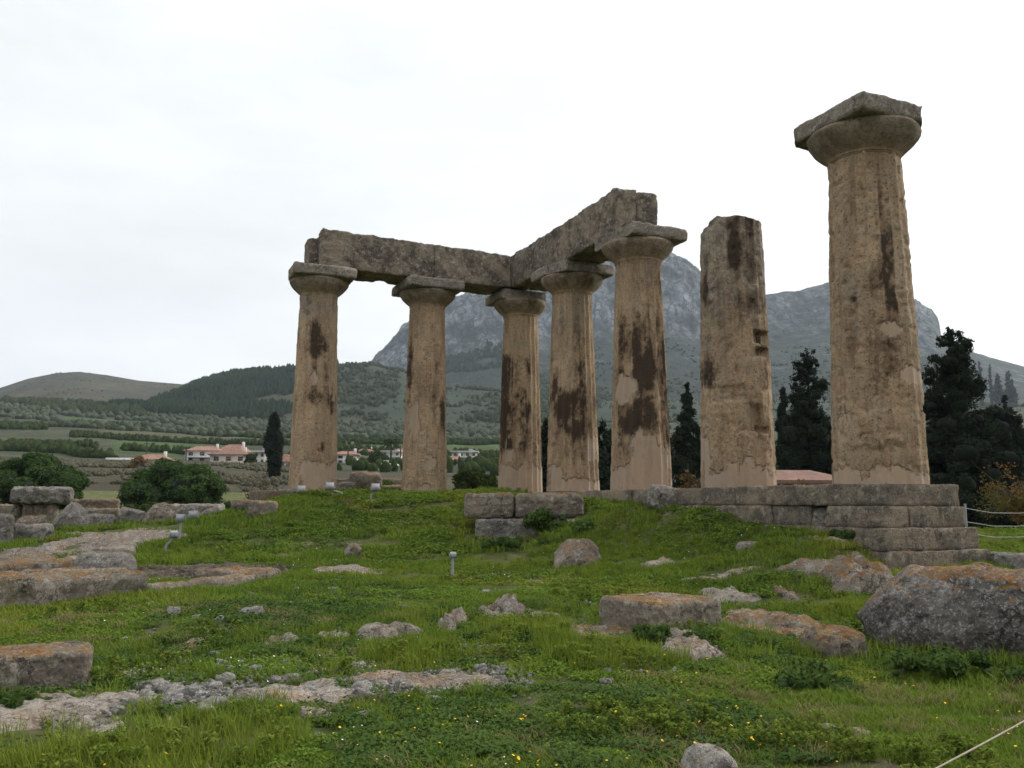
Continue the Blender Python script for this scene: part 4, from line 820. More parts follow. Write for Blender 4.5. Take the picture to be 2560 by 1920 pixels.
# cypresses
def cypress(label,cx,Y,wpx,topy,seed,n=14000,loose=.0,size=.10,slim=False,z0=None,name='cypress',trunks=1,low=.1):
    s=Y/1903.3; x=(cx-1106)*s; W=wpx*s; zt=1.6+(1087.-topy)*s; z0=(zat(x,Y) if Y<90 else float(zfar(x,Y)[0])) if z0 is None else z0; Hh=zt-z0; r=np.random.default_rng(seed); L=[]
    m=int(60+60*loose*2)
    for i in range(m):
        t=low+(1-low)*(i/(m-1)); pr=(math.sin(math.pi*min(1,.12+.80*t**.8))**.75 if slim else min(1,(1-t)**.6*1.45)*(.88+.12*math.sin(t*11+seed))+.07)
        a=r.uniform(0,6.28); q=r.uniform(.2,.9+.25*loose)*pr*W*.5; rr_=max(.12,pr*W*(.30-.10*loose)*r.uniform(.7,1.3)); L.append((math.cos(a)*q,math.sin(a)*q,Hh*t*.97-.0,rr_,rr_,rr_*(1.7 if slim else 1.15-.35*loose)))
    for i in range(10): L.append((0,0,Hh*(low+(.9-low)*i/9),.16*W*(1-i/11),.16*W*(1-i/11),Hh*.09))
    tr=join([tk(Hh*.6,.14+.02*W,0,(k-(trunks-1)/2)*.45) for k in range(trunks)])
    tree(name,label,'tree',x,Y,L,n,size,'cypress','core_cy',seed,tr,inner=.6,gap=-.3+.26*loose,gs=1.7,z=z0,core_s=.72-.22*loose,elong=1.9,updir=.15)
cypress('single dark slim cypress standing before the end column',592,112,36,893,1301,14000,0,.085,True)
cypress('dark cypress with bare trunks seen between the blackened and the broken column',1488,58,62,818,1302,22000,.3,.06,trunks=3,low=.2)
cypress('narrow spire cypress beside a ragged bigger one',1694,62,32,832,1303,7000,0,.08,True)
cypress('ragged tall cypress seen between the broken and the tallest column',1752,58,122,736,1304,44000,.85,.065)
cypress('biggest ragged cypress rising beside the tallest column',2066,47,165,690,1305,60000,.9,.06)
cypress('wide dark evergreen behind the biggest cypress',2165,52,170,862,1306,34000,.7,.065,name='evergreen_tree')
cypress('small pointed cypress tip behind the dark evergreens',2180,66,30,846,1307,4000,0,.09,True)
cypress('dark evergreen filling the gap beside the blackened column',1440,66,60,930,1308,6000,.4,.1,name='evergreen_tree')
cypress('dark evergreen glimpsed between the fluted columns',1305,52,90,905,1309,9000,.5,.09,name='evergreen_tree')
cypress('thin dark evergreen glimpsed beside the corner column',1180,56,60,900,1310,6000,.3,.09,name='evergreen_tree')
for i,(px,Y,w_,ty) in enumerate([(2128,950,9,772),(2150,960,7,778),(2165,900,20,798),(2190,930,24,792)]):
    cypress(['lone tiny cypress on the far right slope','second tiny cypress on the far right slope','dark clump of trees on the far right slope','larger dark clump of trees on the far right slope'][i],px,Y,w_,ty,1320+i,500,.2,.9,slim=i<2,z0=float(zfar((px-1106)/1903.3*Y,Y)[0])-1,name='distant_tree')
# shrubs
def shrub(label,cx,by,wpx,hpx,Y,seed,matk='shrub',n=5000,size=.06,name='bush',corek='core',core_s=.7,gap=-.2,cat='bush',twig=False):
    s=Y/1903.3; x=(cx-1106)*s; W=wpx*s; Hh=hpx*s; r=np.random.default_rng(seed); L=[]
    z0=1.6+(1087-by)*s; zz=zat(x,Y) if Y<90 else float(zfar(x,Y)[0]); z0=min(z0,zz); Hh=1.6+(1087-by+hpx)*s-z0
    for i in range(16):
        a=r.uniform(0,6.28); q=math.sqrt(r.random()); rr_=r.uniform(.16,.26)*min(W,Hh*1.3); L.append((math.cos(a)*q*max(W*.5-rr_,.05),math.sin(a)*q*W*.25,rr_*.7+(Hh-rr_*1.5)*r.uniform(.1,1)*(1-.35*q),rr_,rr_,rr_*.85))
    tr=branches((0,0,-.2),Hh*.55,.8,4 if twig else 2,seed,.02+.012*Hh,2 if twig else 1)
    if cat=='weeds': corek='core_weed'; core_s=core_s*.8
    return tree(name,label,cat,x,Y,L,n,size,matk,corek,seed,tr,inner=.3 if twig else .5,gap=gap,gs=1.8,z=z0,core_s=core_s)
shrub('dark rounded bush behind the grass between the second and corner columns',1030,1066,120,80,36,1401,n=9000)
shrub('green bush growing beside the second column',845,1066,60,42,33,1402,'nettle',4000,.05)
shrub('rust brown bush between the blackened and the broken column',1485,1062,90,74,34,1403,'autumn',4200,.04,core_s=0,gap=.0,twig=True)
shrub('bare rusty bush in front of the low tiled roof',1735,1054,130,44,33,1404,'autumn',3400,.04,core_s=0,gap=.0,twig=True)
shrub('large autumn brown bush beside the platform steps',2195,1135,210,165,33,1405,'autumn',5200,.042,core_s=0,gap=.06,twig=True)
shrub('dark hedge behind the autumn bush beyond the wire fence',2190,1168,330,130,42,1406,'cypress',12000,.07,name='hedge',cat='hedge')
shrub('dark bush behind the foot of the biggest cypress',2075,1120,130,110,44,1407,'cypress',8000,.07)
shrub('bare leafless brown tree below the slim cypress',560,1066,84,66,70,1408,'dry',2600,.045,name='bare_tree',cat='tree',core_s=0,gap=.02,twig=True)
shrub('low dark bush at the foot of the slim cypress',640,1070,70,34,60,1409,'shrub',3000,.08)
shrub('yellowing small tree beyond the round pine',100,985,26,34,300,1410,'autumn',900,.35,name='garden_tree',cat='tree')
shrub('pale autumn tree beside the red roofed bungalow',300,1022,46,40,150,1411,'autumn',900,.13,name='garden_tree',cat='tree',core_s=0,gap=.0,twig=True)
shrub('dark garden tree beside the front villa',545,1015,34,36,190,1412,'shrub',1600,.22,name='garden_tree',cat='tree')
shrub('dark round garden tree among the village houses',815,1010,58,34,200,1413,'shrub',1800,.25,name='garden_tree',cat='tree')
shrub('bush creeping over the green patch beyond the boulders',205,1110,60,26,44,1414,'weed',2500,.07)
shrub('dark scrub hiding the hollow behind the boulders',330,1112,160,36,50,1415,'shrub',5000,.09)
shrub('dark scrub at the view edge beyond the ledges',20,1120,120,40,46,1416,'shrub',4000,.09)
shrub('grey dry scrub below the bungalow',235,1062,120,22,95,1417,'dry',2600,.1,core_s=.5)
shrub('green scrub under the mound shoulder',520,1092,90,24,44,1418,'shrub',3500,.07)
# leafy weeds close by
shrub('dense dark nettle clump in front of the huge boulder',1745,1500,230,95,7.9,1431,'nettle',7500,.022,name='nettle_clump',cat='weeds',core_s=.6,gap=-.3)
shrub('broad leaved weeds against the foot of the huge boulder',2010,1455,260,75,8.3,1432,'nettle',5200,.026,name='weed_clump',cat='weeds',core_s=.5,gap=-.2)
shrub('broad leaved weeds at the view edge below the huge boulder',2190,1470,130,60,8.1,1433,'nettle',3000,.026,name='weed_clump',cat='weeds',core_s=.5,gap=-.2)
shrub('weeds hugging the front of the flat square block',1400,1375,90,44,9.6,1434,'nettle',2400,.02,name='weed_clump',cat='weeds',core_s=.4)
shrub('weeds at the corner of the flat square block',1500,1382,90,34,9.7,1435,'nettle',2400,.02,name='weed_clump',cat='weeds',core_s=.4)
shrub('leafy weeds below the smooth pale rock hump',1120,1378,170,52,10.6,1436,'clover',5200,.02,name='weed_clump',cat='weeds',core_s=.5)
shrub('dark weeds growing out of the paired foundation blocks',1175,1122,110,30,21.2,1437,'nettle',2200,.03,name='weed_clump',cat='weeds',core_s=.4)
shrub('dark weeds below the long lower foundation block',1130,1184,190,30,20.3,1438,'nettle',4200,.032,name='weed_clump',cat='weeds',core_s=.5)
shrub('dark weeds beside the short lower foundation block',1270,1170,80,60,20.6,1439,'nettle',3000,.032,name='weed_clump',cat='weeds',core_s=.5)
shrub('weeds in a cleft of the platform second course',1672,1142,76,32,17.6,1440,'nettle',1800,.03,name='weed_clump',cat='weeds',core_s=.5)
shrub('weeds under the slipped grey block by the steps',1830,1165,120,30,15.6,1441,'nettle',2400,.03,name='weed_clump',cat='weeds',core_s=.4)
shrub('weeds growing on the mossy rock ledge',215,1254,90,26,15.2,1442,'nettle',2200,.03,name='weed_clump',cat='weeds',core_s=.4)
shrub('large leaved weeds at the foot of the squared block by the view edge',70,1528,220,48,7.0,1443,'nettle',3600,.03,name='weed_clump',cat='weeds',core_s=.4)
shrub('green tuft on the ledge beside the wide grey block',125,1185,40,28,20.5,1444,'clover',1400,.03,name='weed_clump',cat='weeds',core_s=.4)
shrub('thick green weeds at the near end of the squared block',200,1480,50,60,7.6,1445,'weed',2200,.022,name='weed_clump',cat='weeds',core_s=.4)

# ================================================================== VILLAGE
def boxm(x0,x1,y0,y1,z0,z1):
    V=np.array([(x,y,z) for z in (z0,z1) for y in (y0,y1) for x in (x0,x1)],float)
    F=np.array([(0,2,3,1),(4,5,7,6),(0,1,5,4),(2,6,7,3),(0,4,6,2),(1,3,7,5)]); return V,F
def part(name,VF,m,parent): return link(name,mesh(name,VF[0],VF[1],M[m],False),parent)
def hip(w,d,z,h,ov=.5,ridge=.45):
    a,b=w/2+ov,d/2+ov; q=max(0,a-b)*1.0 if ridge is None else a*ridge
    V=np.array([(-a,-b,z),(a,-b,z),(a,b,z),(-a,b,z),(-a,-b,z+.18),(a,-b,z+.18),(a,b,z+.18),(-a,b,z+.18),(-q,0,z+h),(q,0,z+h)])
    F=[(0,3,2,1),(0,1,5,4),(1,2,6,5),(2,3,7,6),(3,0,4,7),(4,5,9,8),(6,7,8,9),(5,6,9,9),(7,4,8,8)]
    return V,F
def meshF(name,V,F,m):
    me=bpy.data.meshes.new(name); me.from_pydata([tuple(map(float,v)) for v in V],[],[tuple(dict.fromkeys(f)) for f in F]); me.materials.append(M[m]); me.update(); return me
def house(label,cx,by,wpx,hpx,Y,roof='hip',rh=.35,rz=0,wall='cream',roofm='roof',d=None,floors=2,nw=3,balcony=True,chimney=True,name='house'):
    s=Y/1903.3; x=(cx-1106)*s; w=wpx*s; H=hpx*s; zb=1.6+(1087-by)*s; zt=float(zfar(x,Y)[0]); lo=min(zt-zb,0)-1.5; d=d or w*.75
    o=link(name,None,loc=(x,Y+d/2,zb),rz=rz,label=label,cat='house')
    wh=H*(1-rh) if roof!='flat' else H
    part('wall',boxm(-w/2,w/2,-d/2,d/2,lo,wh),wall,o)
    fh=wh/floors
    for f in range(floors):
        for i in range(nw):
            u=-w/2+w*(i+.5)/nw; ww=min(1.1,w/nw*.42); hh=min(1.5,fh*.5); z0=f*fh+fh*.30
            wi=part('window',boxm(u-ww/2-.09,u+ww/2+.09,-d/2-.05,-d/2+.1,z0-.09,z0+hh+.09),'white',o); part('pane',boxm(u-ww/2,u+ww/2,-d/2-.09,-d/2+.1,z0,z0+hh),'shutter' if i%2 else 'glass',wi)
        for j in (.3,.7):
            v=-d/2+d*j; hh=min(1.4,fh*.5); z0=f*fh+fh*.30; part('window',boxm(w/2-.1,w/2+.05,v-.5,v+.5,z0,z0+hh),'glass',o); part('window',boxm(-w/2-.05,-w/2+.1,v-.5,v+.5,z0,z0+hh),'glass',o)
    if balcony and floors>1:
        b=part('balcony',boxm(-w*.42,w*.42,-d/2-1.3,-d/2+.02,fh-.16,fh),wall,o)
        for i in range(7):
            u=-w*.42+w*.84*i/6; part('railing_post',boxm(u-.03,u+.03,-d/2-1.28,-d/2-1.22,fh,fh+.9),'metal',b)
        part('railing',boxm(-w*.42,w*.42,-d/2-1.29,-d/2-1.21,fh+.88,fh+.95),'metal',b)
    if roof=='hip': V,F=hip(w,d,wh,H*rh); link('roof',meshF('roof',V,F,roofm),o)
    else:
        rf=part('roof',boxm(-w/2-.5,w/2+.5,-d/2-.9,d/2+.5,wh,wh+.3),'white',o)
        part('tank',boxm(w*.15,w*.15+1.1,-.4,.4,wh+.3,wh+1.1),'metal',rf)
    if chimney: part('chimney',boxm(w*.30,w*.30+.6,.2,.8,wh,H+.7),'white',o)
    return o
house('white flat roofed two storey house alone among the olive groves',95,962,64,23,430,'flat',wall='white',nw=4,d=11)
house('low bungalow with a hipped terracotta roof behind the round pine',325,1013,66,29,205,'hip',.48,wall='white',floors=1,nw=3,balcony=False)
house('rear villa with a wide low gable and white chimney',436,1004,72,38,240,'hip',.32,wall='white',floors=2,nw=3,rz=.1)
house('villa roof with a dormer rising behind the cream villa',500,1004,58,42,250,'hip',.42,wall='cream',floors=2,nw=2,rz=-.2,balcony=False)
house('cream two storey villa with brown shutters and an outside balcony',494,1020,78,46,203,'hip',.27,wall='cream',roofm='roofdark',floors=2,nw=3,rz=.05)
house('white house half hidden by the slim cypress',562,1006,26,26,230,'flat',wall='white',nw=2,balcony=False)
house('small house with a red roof beside the end column',620,1016,30,32,190,'hip',.55,wall='white',floors=1,nw=2,balcony=False,chimney=False)
house('pale three storey house with a pinkish roof just past the end column',748,1014,46,38,225,'hip',.25,wall='white',floors=3,nw=2)
house('long low flat roofed shed between the end columns',815,1020,72,14,190,'flat',wall='cream',floors=1,nw=5,balcony=False,chimney=False)
house('white house with a flat terrace beside the palm',846,1000,40,22,290,'flat',wall='white',nw=3)
house('red roofed house right beside the palm tree',872,998,34,30,300,'hip',.35,wall='white',nw=2)
house('house with a red roof seen past the second column',980,1014,34,28,225,'hip',.4,wall='cream',floors=2,nw=2)
house('white two storey house with a roof terrace near the dark bush',1004,1000,54,22,265,'flat',wall='white',nw=4)
house('far small house with an orange roof behind the village',790,985,30,14,340,'hip',.45,wall='cream',floors=1,nw=2,balcony=False)
house('long low building with a tiled roof behind the tallest column',1735,1056,170,46,46,'hip',.72,wall='cream',roofm='roofdark',floors=1,nw=5,balcony=False,chimney=False,d=5)
def thin(name,label,cat,pts,rads,m,extra=()):
    o=link(name,mesh(name,*tube(pts,rads,6),M[m]),label=label,cat=cat); return o
for i,(px,ty,by,Y,l) in enumerate([(753,968,1012,215,'wooden power pole beside the pale three storey house'),(866,965,1005,240,'wooden power pole beyond the palm'),(318,958,1000,260,'wooden power pole rising above the bungalow'),(128,955,990,300,'wooden power pole below the white flat roofed house'),(365,895,930,640,'thin pylon at the edge of the pine wood'),(404,968,1004,225,'wooden power pole beside the rear villa')]):
    s=Y/1903.3; x=(px-1106)*s; z0=float(zfar(x,Y)[0])-.5; z1=1.6+(1087-ty)*s; o=link('power_pole',None,loc=(x,Y,0),label=l,cat='pole',group='power poles')
    link('pole',mesh('pole',*tube([(0,0,z0),(0,0,z1)],[.16+Y*.0002,.12+Y*.0002],6),M['wood']),o); part('crossarm',boxm(-.9,.9,-.06,.06,z1-.7,z1-.55),'wood',o)
# palm
s=240/1903.3; x=(845-1106)*s; z0=float(zfar(x,240)[0]); zt=1.6+(1087-958)*s-z0
o=link('palm_tree',None,loc=(x,240,z0),label='tall palm standing between the village houses',cat='tree'); link('trunk',mesh('trunk',*tube([(0,0,-1),(.1,0,zt*.5),(0,0,zt)],[.35,.25,.25],7),M['bark']),o)
r=np.random.default_rng(3); fr=[]
for k in range(34):
    a=r.uniform(0,6.28); el=r.uniform(-.5,1.1); d=np.array([math.cos(a),math.sin(a),el]); d/=np.linalg.norm(d); q=np.array([0,0,zt]); pts=[q,q+d*1.1,q+d*2.1+[0,0,-.5],q+d*2.7+[0,0,-1.3]]; fr.append(tube(pts,[.1,.22,.18,.03],4))
V,F=join(fr); link('crown',mesh('crown',V,F,M['shrub'],False,{'bt':r.random(len(V))}),o)
# garden wall by the bungalow
house_wall=link('garden_wall',mesh('garden_wall',*boxm(-3.4,3.4,-.15,.15,-3,1.1),M['white'],False),loc=((262-1106)/1903.3*212,212,1.6+(1087-1003)*212/1903.3),label='white garden wall beside the terracotta bungalow',cat='wall')

# ================================================================== LAMPS, WIRES, ROPE
def floodlight(label,x,y,h,yaw,tilt,bend=0.,w=.30,twin=False,z=None):
    z=zat(x,y) if z is None else z; o=link('floodlight',None,loc=(x,y,z),label=label,cat='floodlight',group='floodlights for lighting the columns')
    pts=[(0,0,-.1),(0,0,h*.55),(bend*.6,0,h*.8),(bend,0,h)] if bend else [(0,0,-.1),(0,0,h)]
    link('post',mesh('post',*tube(pts,[.028]*len(pts),8),M['metal']),o); part('footing',boxm(-.12,.12,-.1,.1,-.05,.03),'metal',o)
    for k in ((0,.34) if twin else (0,)):
        V,F=boxgrid(6,4,4); hd=np.array([w/2,w*.36,w*.42]); V=V*hd; V[:,0]*=1-.12*(V[:,1]>0); V[:,2]*=1-.18*(V[:,1]>0)
        hz=link('housing',mesh('housing',V,F,M['metal'],False),o,loc=(bend+k*.9,0,h+w*.4+k*.25),rot=(tilt,0,yaw))
        part('glass',boxm(-w*.43,w*.43,-w*.385,-w*.355,-w*.35,w*.35),'lens',hz); part('bracket',boxm(-w*.56,-w*.51,-.02,.02,-w*.5,w*.1),'metal',hz); part('bracket',boxm(w*.51,w*.56,-.02,.02,-w*.5,w*.1),'metal',hz)
g=[-1.12,17.14]; floodlight('lone floodlight on a short post in the grass below the paired blocks',g[0],g[1],.36,.3,.5,0,.125)
for px,py,Y,l,bd,h in [(805,1085,25.4,'grey floodlight nearest the paired blocks on top of the mound',.12,.28),(742,1080,25.8,'grey floodlight with a bent stem in the middle of the mound top',-.35,.2),(663,1075,26.2,'grey floodlight at the foot of the end column',-.1,.1)]:
    floodlight(l,(px-1106)/1903.3*Y,Y,h,.2,-.25,bd,.24)
g=[-8.17,22.02]; floodlight('pair of grey lamp boxes on one stem beside the mound shoulder',g[0],g[1],.52,.15,.1,.0,.21,True)
g=[-7.80,20.22]; floodlight('small floodlight on a long bent pipe over the fresh grass',g[0],g[1],.42,.6,.5,.16,.17)
# wire fence past the steps
f0=np.array([10.2,20.,0]); f1=np.array([17.5,23.5,0])
fo=link('wire_fence',None,loc=(10.2,20.,0),label='thin wire fence running past the end of the platform',cat='fence')
for k,t in enumerate((0,.33,.66,1)):
    q=f0+(f1-f0)*t-f0; zz=zat(*(f0+(f1-f0)*t)[:2]); link('fence_post',mesh('fence_post',*tube([(q[0],q[1],zz-.1),(q[0],q[1],zz+1.0)],[.025,.025],6),M['wire']),fo)
for hh in (.35,.6,.9):
    pts=[(f1[0]-f0[0])*t for t in np.linspace(0,1,9)]; P=[((f1-f0)[0]*t,(f1-f0)[1]*t,zat(*(f0+(f1-f0)*t)[:2])+hh-.05*math.sin(math.pi*((t*3)%1))) for t in np.linspace(0,1,10)]
    link('wire',mesh('wire',*tube(P,[.006]*10,4),M['wire']),fo)
# rope barrier crossing the near corner
a=np.array([1.68,3.75,0.54]); b=np.array([2.41,4.30,0.63]); v=b-a
ro=link('rope_barrier',None,loc=(0,0,0),label='pale rope stretched across the nearest corner of the lawn',cat='rope')
e0=a-v*1.2; e1=b+v*2.2; P=[e0+(e1-e0)*t-np.array([0,0,.03*math.sin(math.pi*t)]) for t in np.linspace(0,1,14)]
link('rope',mesh('rope',*tube(P,[.0042]*14,6),M['rope']),ro)
for e in (e0,e1): link('stake',mesh('stake',*tube([(e[0],e[1],-.1),(e[0],e[1],e[2]+.06)],[.014,.014],6),M['wire']),ro)

# ================================================================== TURF
protos=bpy.data.collections.new('turf_prototypes')
def blades(n,rad_,h0,h1,wd,seed,lean=.35):
    r=np.random.default_rng(seed); a=r.uniform(0,6.28,n); q=rad_*np.sqrt(r.random(n)); x=np.cos(a)*q; y=np.sin(a)*q; h=r.uniform(h0,h1,n); la=r.uniform(0,6.28,n); l=r.uniform(.1,1,n)*lean*h*1.6
    fx=np.cos(la+1.57+r.normal(0,.4,n)); fy=np.sin(la+1.57); dx=np.cos(la); dy=np.sin(la); w_=wd*r.uniform(.6,1.3,n)
    def pt(t,s): return P3(x+dx*l*t*t+fx*w_*s,y+dy*l*t*t+fy*w_*s,h*(t-.18*t*t*lean*2)-.01*(t==0))
    V=np.stack([pt(0,-.5),pt(0,.5),pt(.55,-.42),pt(.55,.42),pt(1,0)],1).reshape(-1,3)
    F=(np.array([(0,1,3),(0,3,2),(2,3,4)])[None]+(np.arange(n)*5)[:,None,None]).reshape(-1,3); return V,F,np.repeat(r.random(n),5)
def herbs(n,rad_,h,size,seed,stem=False):
    r=np.random.default_rng(seed); a=r.uniform(0,6.28,n); q=rad_*np.sqrt(r.random(n)); z=r.uniform(.1,1,n)*h
    if stem: k=r.integers(0,5,n); a=k*1.3; q=rad_*.5*(k%3)/2+.012*r.random(n); 
    C=P3(np.cos(a)*q,np.sin(a)*q,z)+r.normal(0,.008,(n,3)); Nn=r.normal(size=(n,3))*.5; Nn[:,2]+=1; Nn/=np.linalg.norm(Nn,axis=1,keepdims=True)
    V,F,bt=leafquads(C,Nn,size,r,1.3); T=np.concatenate([F[:,[0,1,2]],F[:,[0,2,3]]]); return V,T,bt
def proto(name,vfb,m):
    V,F,bt=vfb; o=bpy.data.objects.new(name,mesh(name,V,F,M[m],False,{'bt':bt})); protos.objects.link(o)
proto('a_short_grass',blades(80,.11,.012,.036,.006,1,.7),'grass')
proto('b_short_grass',blades(80,.11,.015,.045,.006,2,.8),'grass')
proto('c_meadow_grass',blades(60,.11,.035,.085,.006,3,.6),'grass')
proto('d_herbs',herbs(95,.12,.022,.010,4),'clover')
proto('e_herbs',herbs(80,.12,.035,.012,5),'clover')
proto('f_tall_grass',blades(50,.12,.09,.22,.006,6,.45),'tallgrass')
proto('g_weeds',herbs(80,.10,.13,.011,7,True),'weed')
proto('h_dark_herbs',herbs(60,.13,.06,.015,8),'nettle')
proto('i_dry_stalks',blades(34,.11,.04,.15,.005,9,.9),'straw')
# where: thick near the eye, thinner far off; none where stone lies
r=np.random.default_rng(40); PX=[];PY=[];SCL=[]
for r0,r1,dens,sc_,half in ((3.2,8,230,.95,44),(8,13,150,1.15,42),(13,20,85,1.5,40),(20,34,42,2.1,40),(34,50,9,3.,40)):
    ar=math.radians(2*half)*(r1*r1-r0*r0)/2; n=int(ar*dens); q=np.sqrt(r.random(n)*(r1*r1-r0*r0)+r0*r0); a=np.radians(r.uniform(-half,half,n)); PX.append(q*np.sin(a)); PY.append(q*np.cos(a)); SCL.append(np.full(n,sc_)*r.uniform(.75,1.3,n))
GX=np.concatenate(PX); GY=np.concatenate(PY); GS=np.concatenate(SCL); keep=np.ones(len(GX),bool)
nb=fbm(P3(GX*1.9,GY*1.9,0*GX),3,200)
for cx,cy,rx,ry,an in COVER:
    k=np.where((np.abs(GX-cx)<max(rx,ry)*1.5)&(np.abs(GY-cy)<max(rx,ry)*1.5))[0]
    if not len(k): continue
    c,s_=math.cos(an),math.sin(an); lx=(GX[k]-cx)*c+(GY[k]-cy)*s_; ly=-(GX[k]-cx)*s_+(GY[k]-cy)*c
    keep[k]&=~(((lx/rx)**2+(ly/ry)**2)<(.92+.5*nb[k]))
# platform footprint and the worn strip beside the stony shelf
ta=(GX-CP[7][0])*D[0]+(GY-CP[7][1])*D[1]; tb=(GX-CP[7][0])*E[0]+(GY-CP[7][1])*E[1]
keep&=~((ta>-17.5)&(ta<1.25)&(tb>-1.22)&(tb<1.3))
bare=fbm(P3(GX*.55,GY*1.1,0*GX),4,201); keep&=~((bare>.24)&(r.random(len(GX))<.85))
ln=np.abs(np.interp(GX,[A_[0],B_[0]],[A_[1],B_[1]])-GY); keep&=~((ln<.45)&(GX>A_[0])&(GX<B_[0])&(r.random(len(GX))<.62))
GX,GY,GS,nb=GX[keep],GY[keep],GS[keep],nb[keep]
p=P3(GX,GY,0*GX); n1=fbm(p*.45,4,202); n2=fbm(p*.9+7,4,203); n3=fbm(p*.33+3,3,204); u=r.random(len(GX)); RG=np.hypot(GX,GY)
idx=np.where(u<.5,0,1)
idx=np.where((n1>.02)&(u<.75),3+(u>.4),idx)
idx=np.where((n1<-.08)&(u<.55),2,idx)
idx=np.where((n2>.22)&(u<.35),6,idx)
idx=np.where((n3>.2)&(u>.7),7,idx)
n4=fbm(p*.7+31,4,207); idx=np.where((r.random(len(GX))<.025+.10*sstep(.12,.4,n4)),8,idx)
lush=np.zeros(len(GX))
for lx,ly,lr in [(2.39,16.82,1.9),(0.24,18.56,1.5),(-3.54,17.00,1.1),(-7.04,19.92,1.6),(-8.27,20.94,1.0),(2.39,20.42,1.1),(4.35,11.86,.9),(5.42,12.48,1.0),(0.94,9.44,.9),(0.24,10.24,.8),(6.18,15.80,.9),(-0.93,9.02,.6),(-2.19,6.20,.9),(-2.87,6.32,.7),(-0.66,28.20,.7),(-1.27,23.24,1.0)]:
    lush=np.maximum(lush,np.exp(-((GX-lx)**2+((GY-ly)*.8)**2)/(lr*lr)))
idx=np.where((lush>.35+.5*u)&(r.random(len(GX))<.8),np.where(r.random(len(GX))<.7,5,6),idx)
for cx,cy,rx,ry,an in COVER:      # longer growth hugging the stones
    if max(rx,ry)<.2: continue
    k=np.where((np.abs(GX-cx)<rx+.5)&(np.abs(GY-cy)<ry+.5))[0]
    if len(k): q=r.random(len(k)); idx[k]=np.where(q<.30,2,np.where(q<.42,7,np.where(q<.46,5,idx[k])))
GS=np.where(idx==5,GS*.85,GS); GS=np.where((RG>13)&(idx>=5),GS*.62,GS)
def turf(name,label,X,Y,S,I):
    me=mesh(name,P3(X,Y,zground(X,Y)-.006),np.zeros((0,3),np.int32)); rr_=np.random.default_rng(6)
    for n_,d_,t_ in (('scl',S,'FLOAT'),('rotz',rr_.uniform(0,6.28,len(X)),'FLOAT'),('idx',I,'INT')):
        at=me.attributes.new(n_,t_,'POINT'); at.data.foreach_set('value',np.asarray(d_,np.int32 if t_=='INT' else np.float32))
    o=link(name,me,kind='stuff',label=label)
    ng=bpy.data.node_groups.new(name,'GeometryNodeTree'); ng.interface.new_socket('Geometry',in_out='INPUT',socket_type='NodeSocketGeometry'); ng.interface.new_socket('Geometry',in_out='OUTPUT',socket_type='NodeSocketGeometry')
    gi=ng.nodes.new('NodeGroupInput'); go=ng.nodes.new('NodeGroupOutput'); ip=ng.nodes.new('GeometryNodeInstanceOnPoints'); ci=ng.nodes.new('GeometryNodeCollectionInfo'); ci.inputs[0].default_value=protos; ci.inputs[1].default_value=True; ci.inputs[2].default_value=True
    def na(n_,t_): q=ng.nodes.new('GeometryNodeInputNamedAttribute'); q.data_type=t_; q.inputs[0].default_value=n_; return q.outputs[0]
    cb=ng.nodes.new('ShaderNodeCombineXYZ'); ng.links.new(na('rotz','FLOAT'),cb.inputs[2])
    ng.links.new(gi.outputs[0],ip.inputs['Points']); ng.links.new(ci.outputs[0],ip.inputs['Instance']); ip.inputs['Pick Instance'].default_value=True
    ng.links.new(na('idx','INT'),ip.inputs['Instance Index']); ng.links.new(cb.outputs[0],ip.inputs['Rotation']); ng.links.new(na('scl','FLOAT'),ip.inputs['Scale']); ng.links.new(ip.outputs[0],go.inputs[0])
    md=o.modifiers.new('turf','NODES'); md.node_group=ng; return o
turf('grass','short green turf of grass and low herbs over the site',GX,GY,GS,idx)
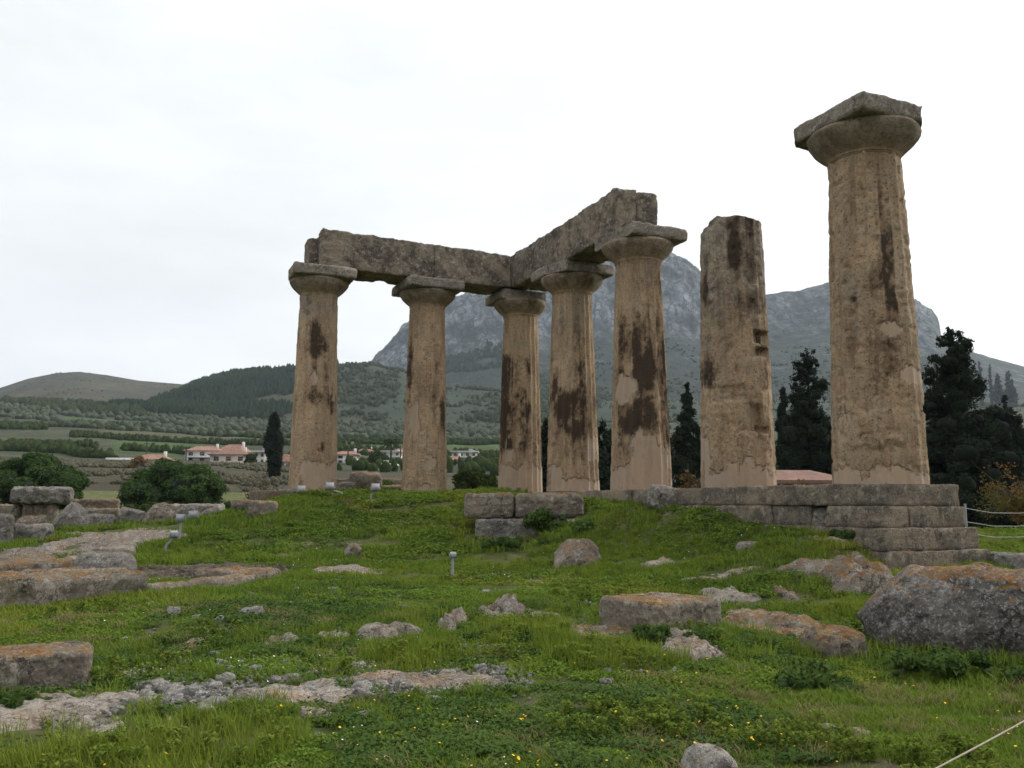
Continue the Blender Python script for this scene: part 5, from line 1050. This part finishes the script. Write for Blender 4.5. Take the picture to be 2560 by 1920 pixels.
# flowers
def discs(X,Y,Z,rad_,m,name,label,seed,seg=6):
    r=np.random.default_rng(seed); n=len(X); a=np.arange(seg)/seg*6.2832; tilt=r.normal(0,.35,(n,2))
    dx=np.cos(a)[None]*rad_[:,None]; dy=np.sin(a)[None]*rad_[:,None]; dz=dx*tilt[:,:1]+dy*tilt[:,1:]
    ring=np.stack([X[:,None]+dx,Y[:,None]+dy,Z[:,None]+dz+rad_[:,None]*.25],-1); c=np.stack([X,Y,Z],-1)[:,None]; V=np.concatenate([ring,c],1).reshape(-1,3)
    F=np.array([(j,(j+1)%seg,seg) for j in range(seg)]); F=(F[None]+(np.arange(n)*(seg+1))[:,None,None]).reshape(-1,3)
    link(name,mesh(name,V,F,M[m],False),kind='stuff',label=label)
r=np.random.default_rng(50); k=r.choice(len(GX),26000); x=GX[k]+r.normal(0,.05,len(k)); y=GY[k]+r.normal(0,.05,len(k)); f=fbm(P3(x*.5,y*.5,0*x),3,205)+.25*(np.abs(y-19)<4)*(np.abs(x)<6)+.1*(x>2)*(y>9)
q=(f>.16)&(r.random(len(x))<.34*np.clip(np.hypot(x,y)/16-.28,.04,1))&(np.hypot(x,y)>5); x,y=x[q],y[q]
discs(x,y,zground(x,y)+r.uniform(.03,.075,len(x)),r.uniform(.005,.009,len(x))*np.clip(np.hypot(x,y)/12,.9,1.4),'daisy','daisies','tiny white daisies scattered through the turf',51)
k=r.choice(len(GX),5200); x=GX[k]; y=GY[k]; f=fbm(P3(x*.8,y*.8,0*x),3,206); q=(y<8.8)&(y>4.2)&(f>-.05)&(r.random(len(x))<.75); x,y=x[q]+r.normal(0,.03,q.sum()),y[q]
discs(x,y,zground(x,y)+r.uniform(.06,.13,len(x)),r.uniform(.006,.010,len(x)),'yellow','yellow_flowers','small yellow flowers dotting the nearest grass',52,7)

# ================================================================== AIR
hz=bpy.data.materials.new('thin haze'); hz.use_nodes=True; t=hz.node_tree; t.nodes.clear()
pv=N(t,'ShaderNodeVolumePrincipled'); pv.inputs['Color'].default_value=(.74,.87,1,1); pv.inputs['Density'].default_value=.00008; pv.inputs['Anisotropy'].default_value=.2
o=N(t,'ShaderNodeOutputMaterial'); t.links.new(pv.outputs[0],o.inputs['Volume'])
link('haze',mesh('haze',*boxm(-2900,2900,-300,2950,-3,660),hz,False),kind='stuff',label='thin pale haze over the whole valley')
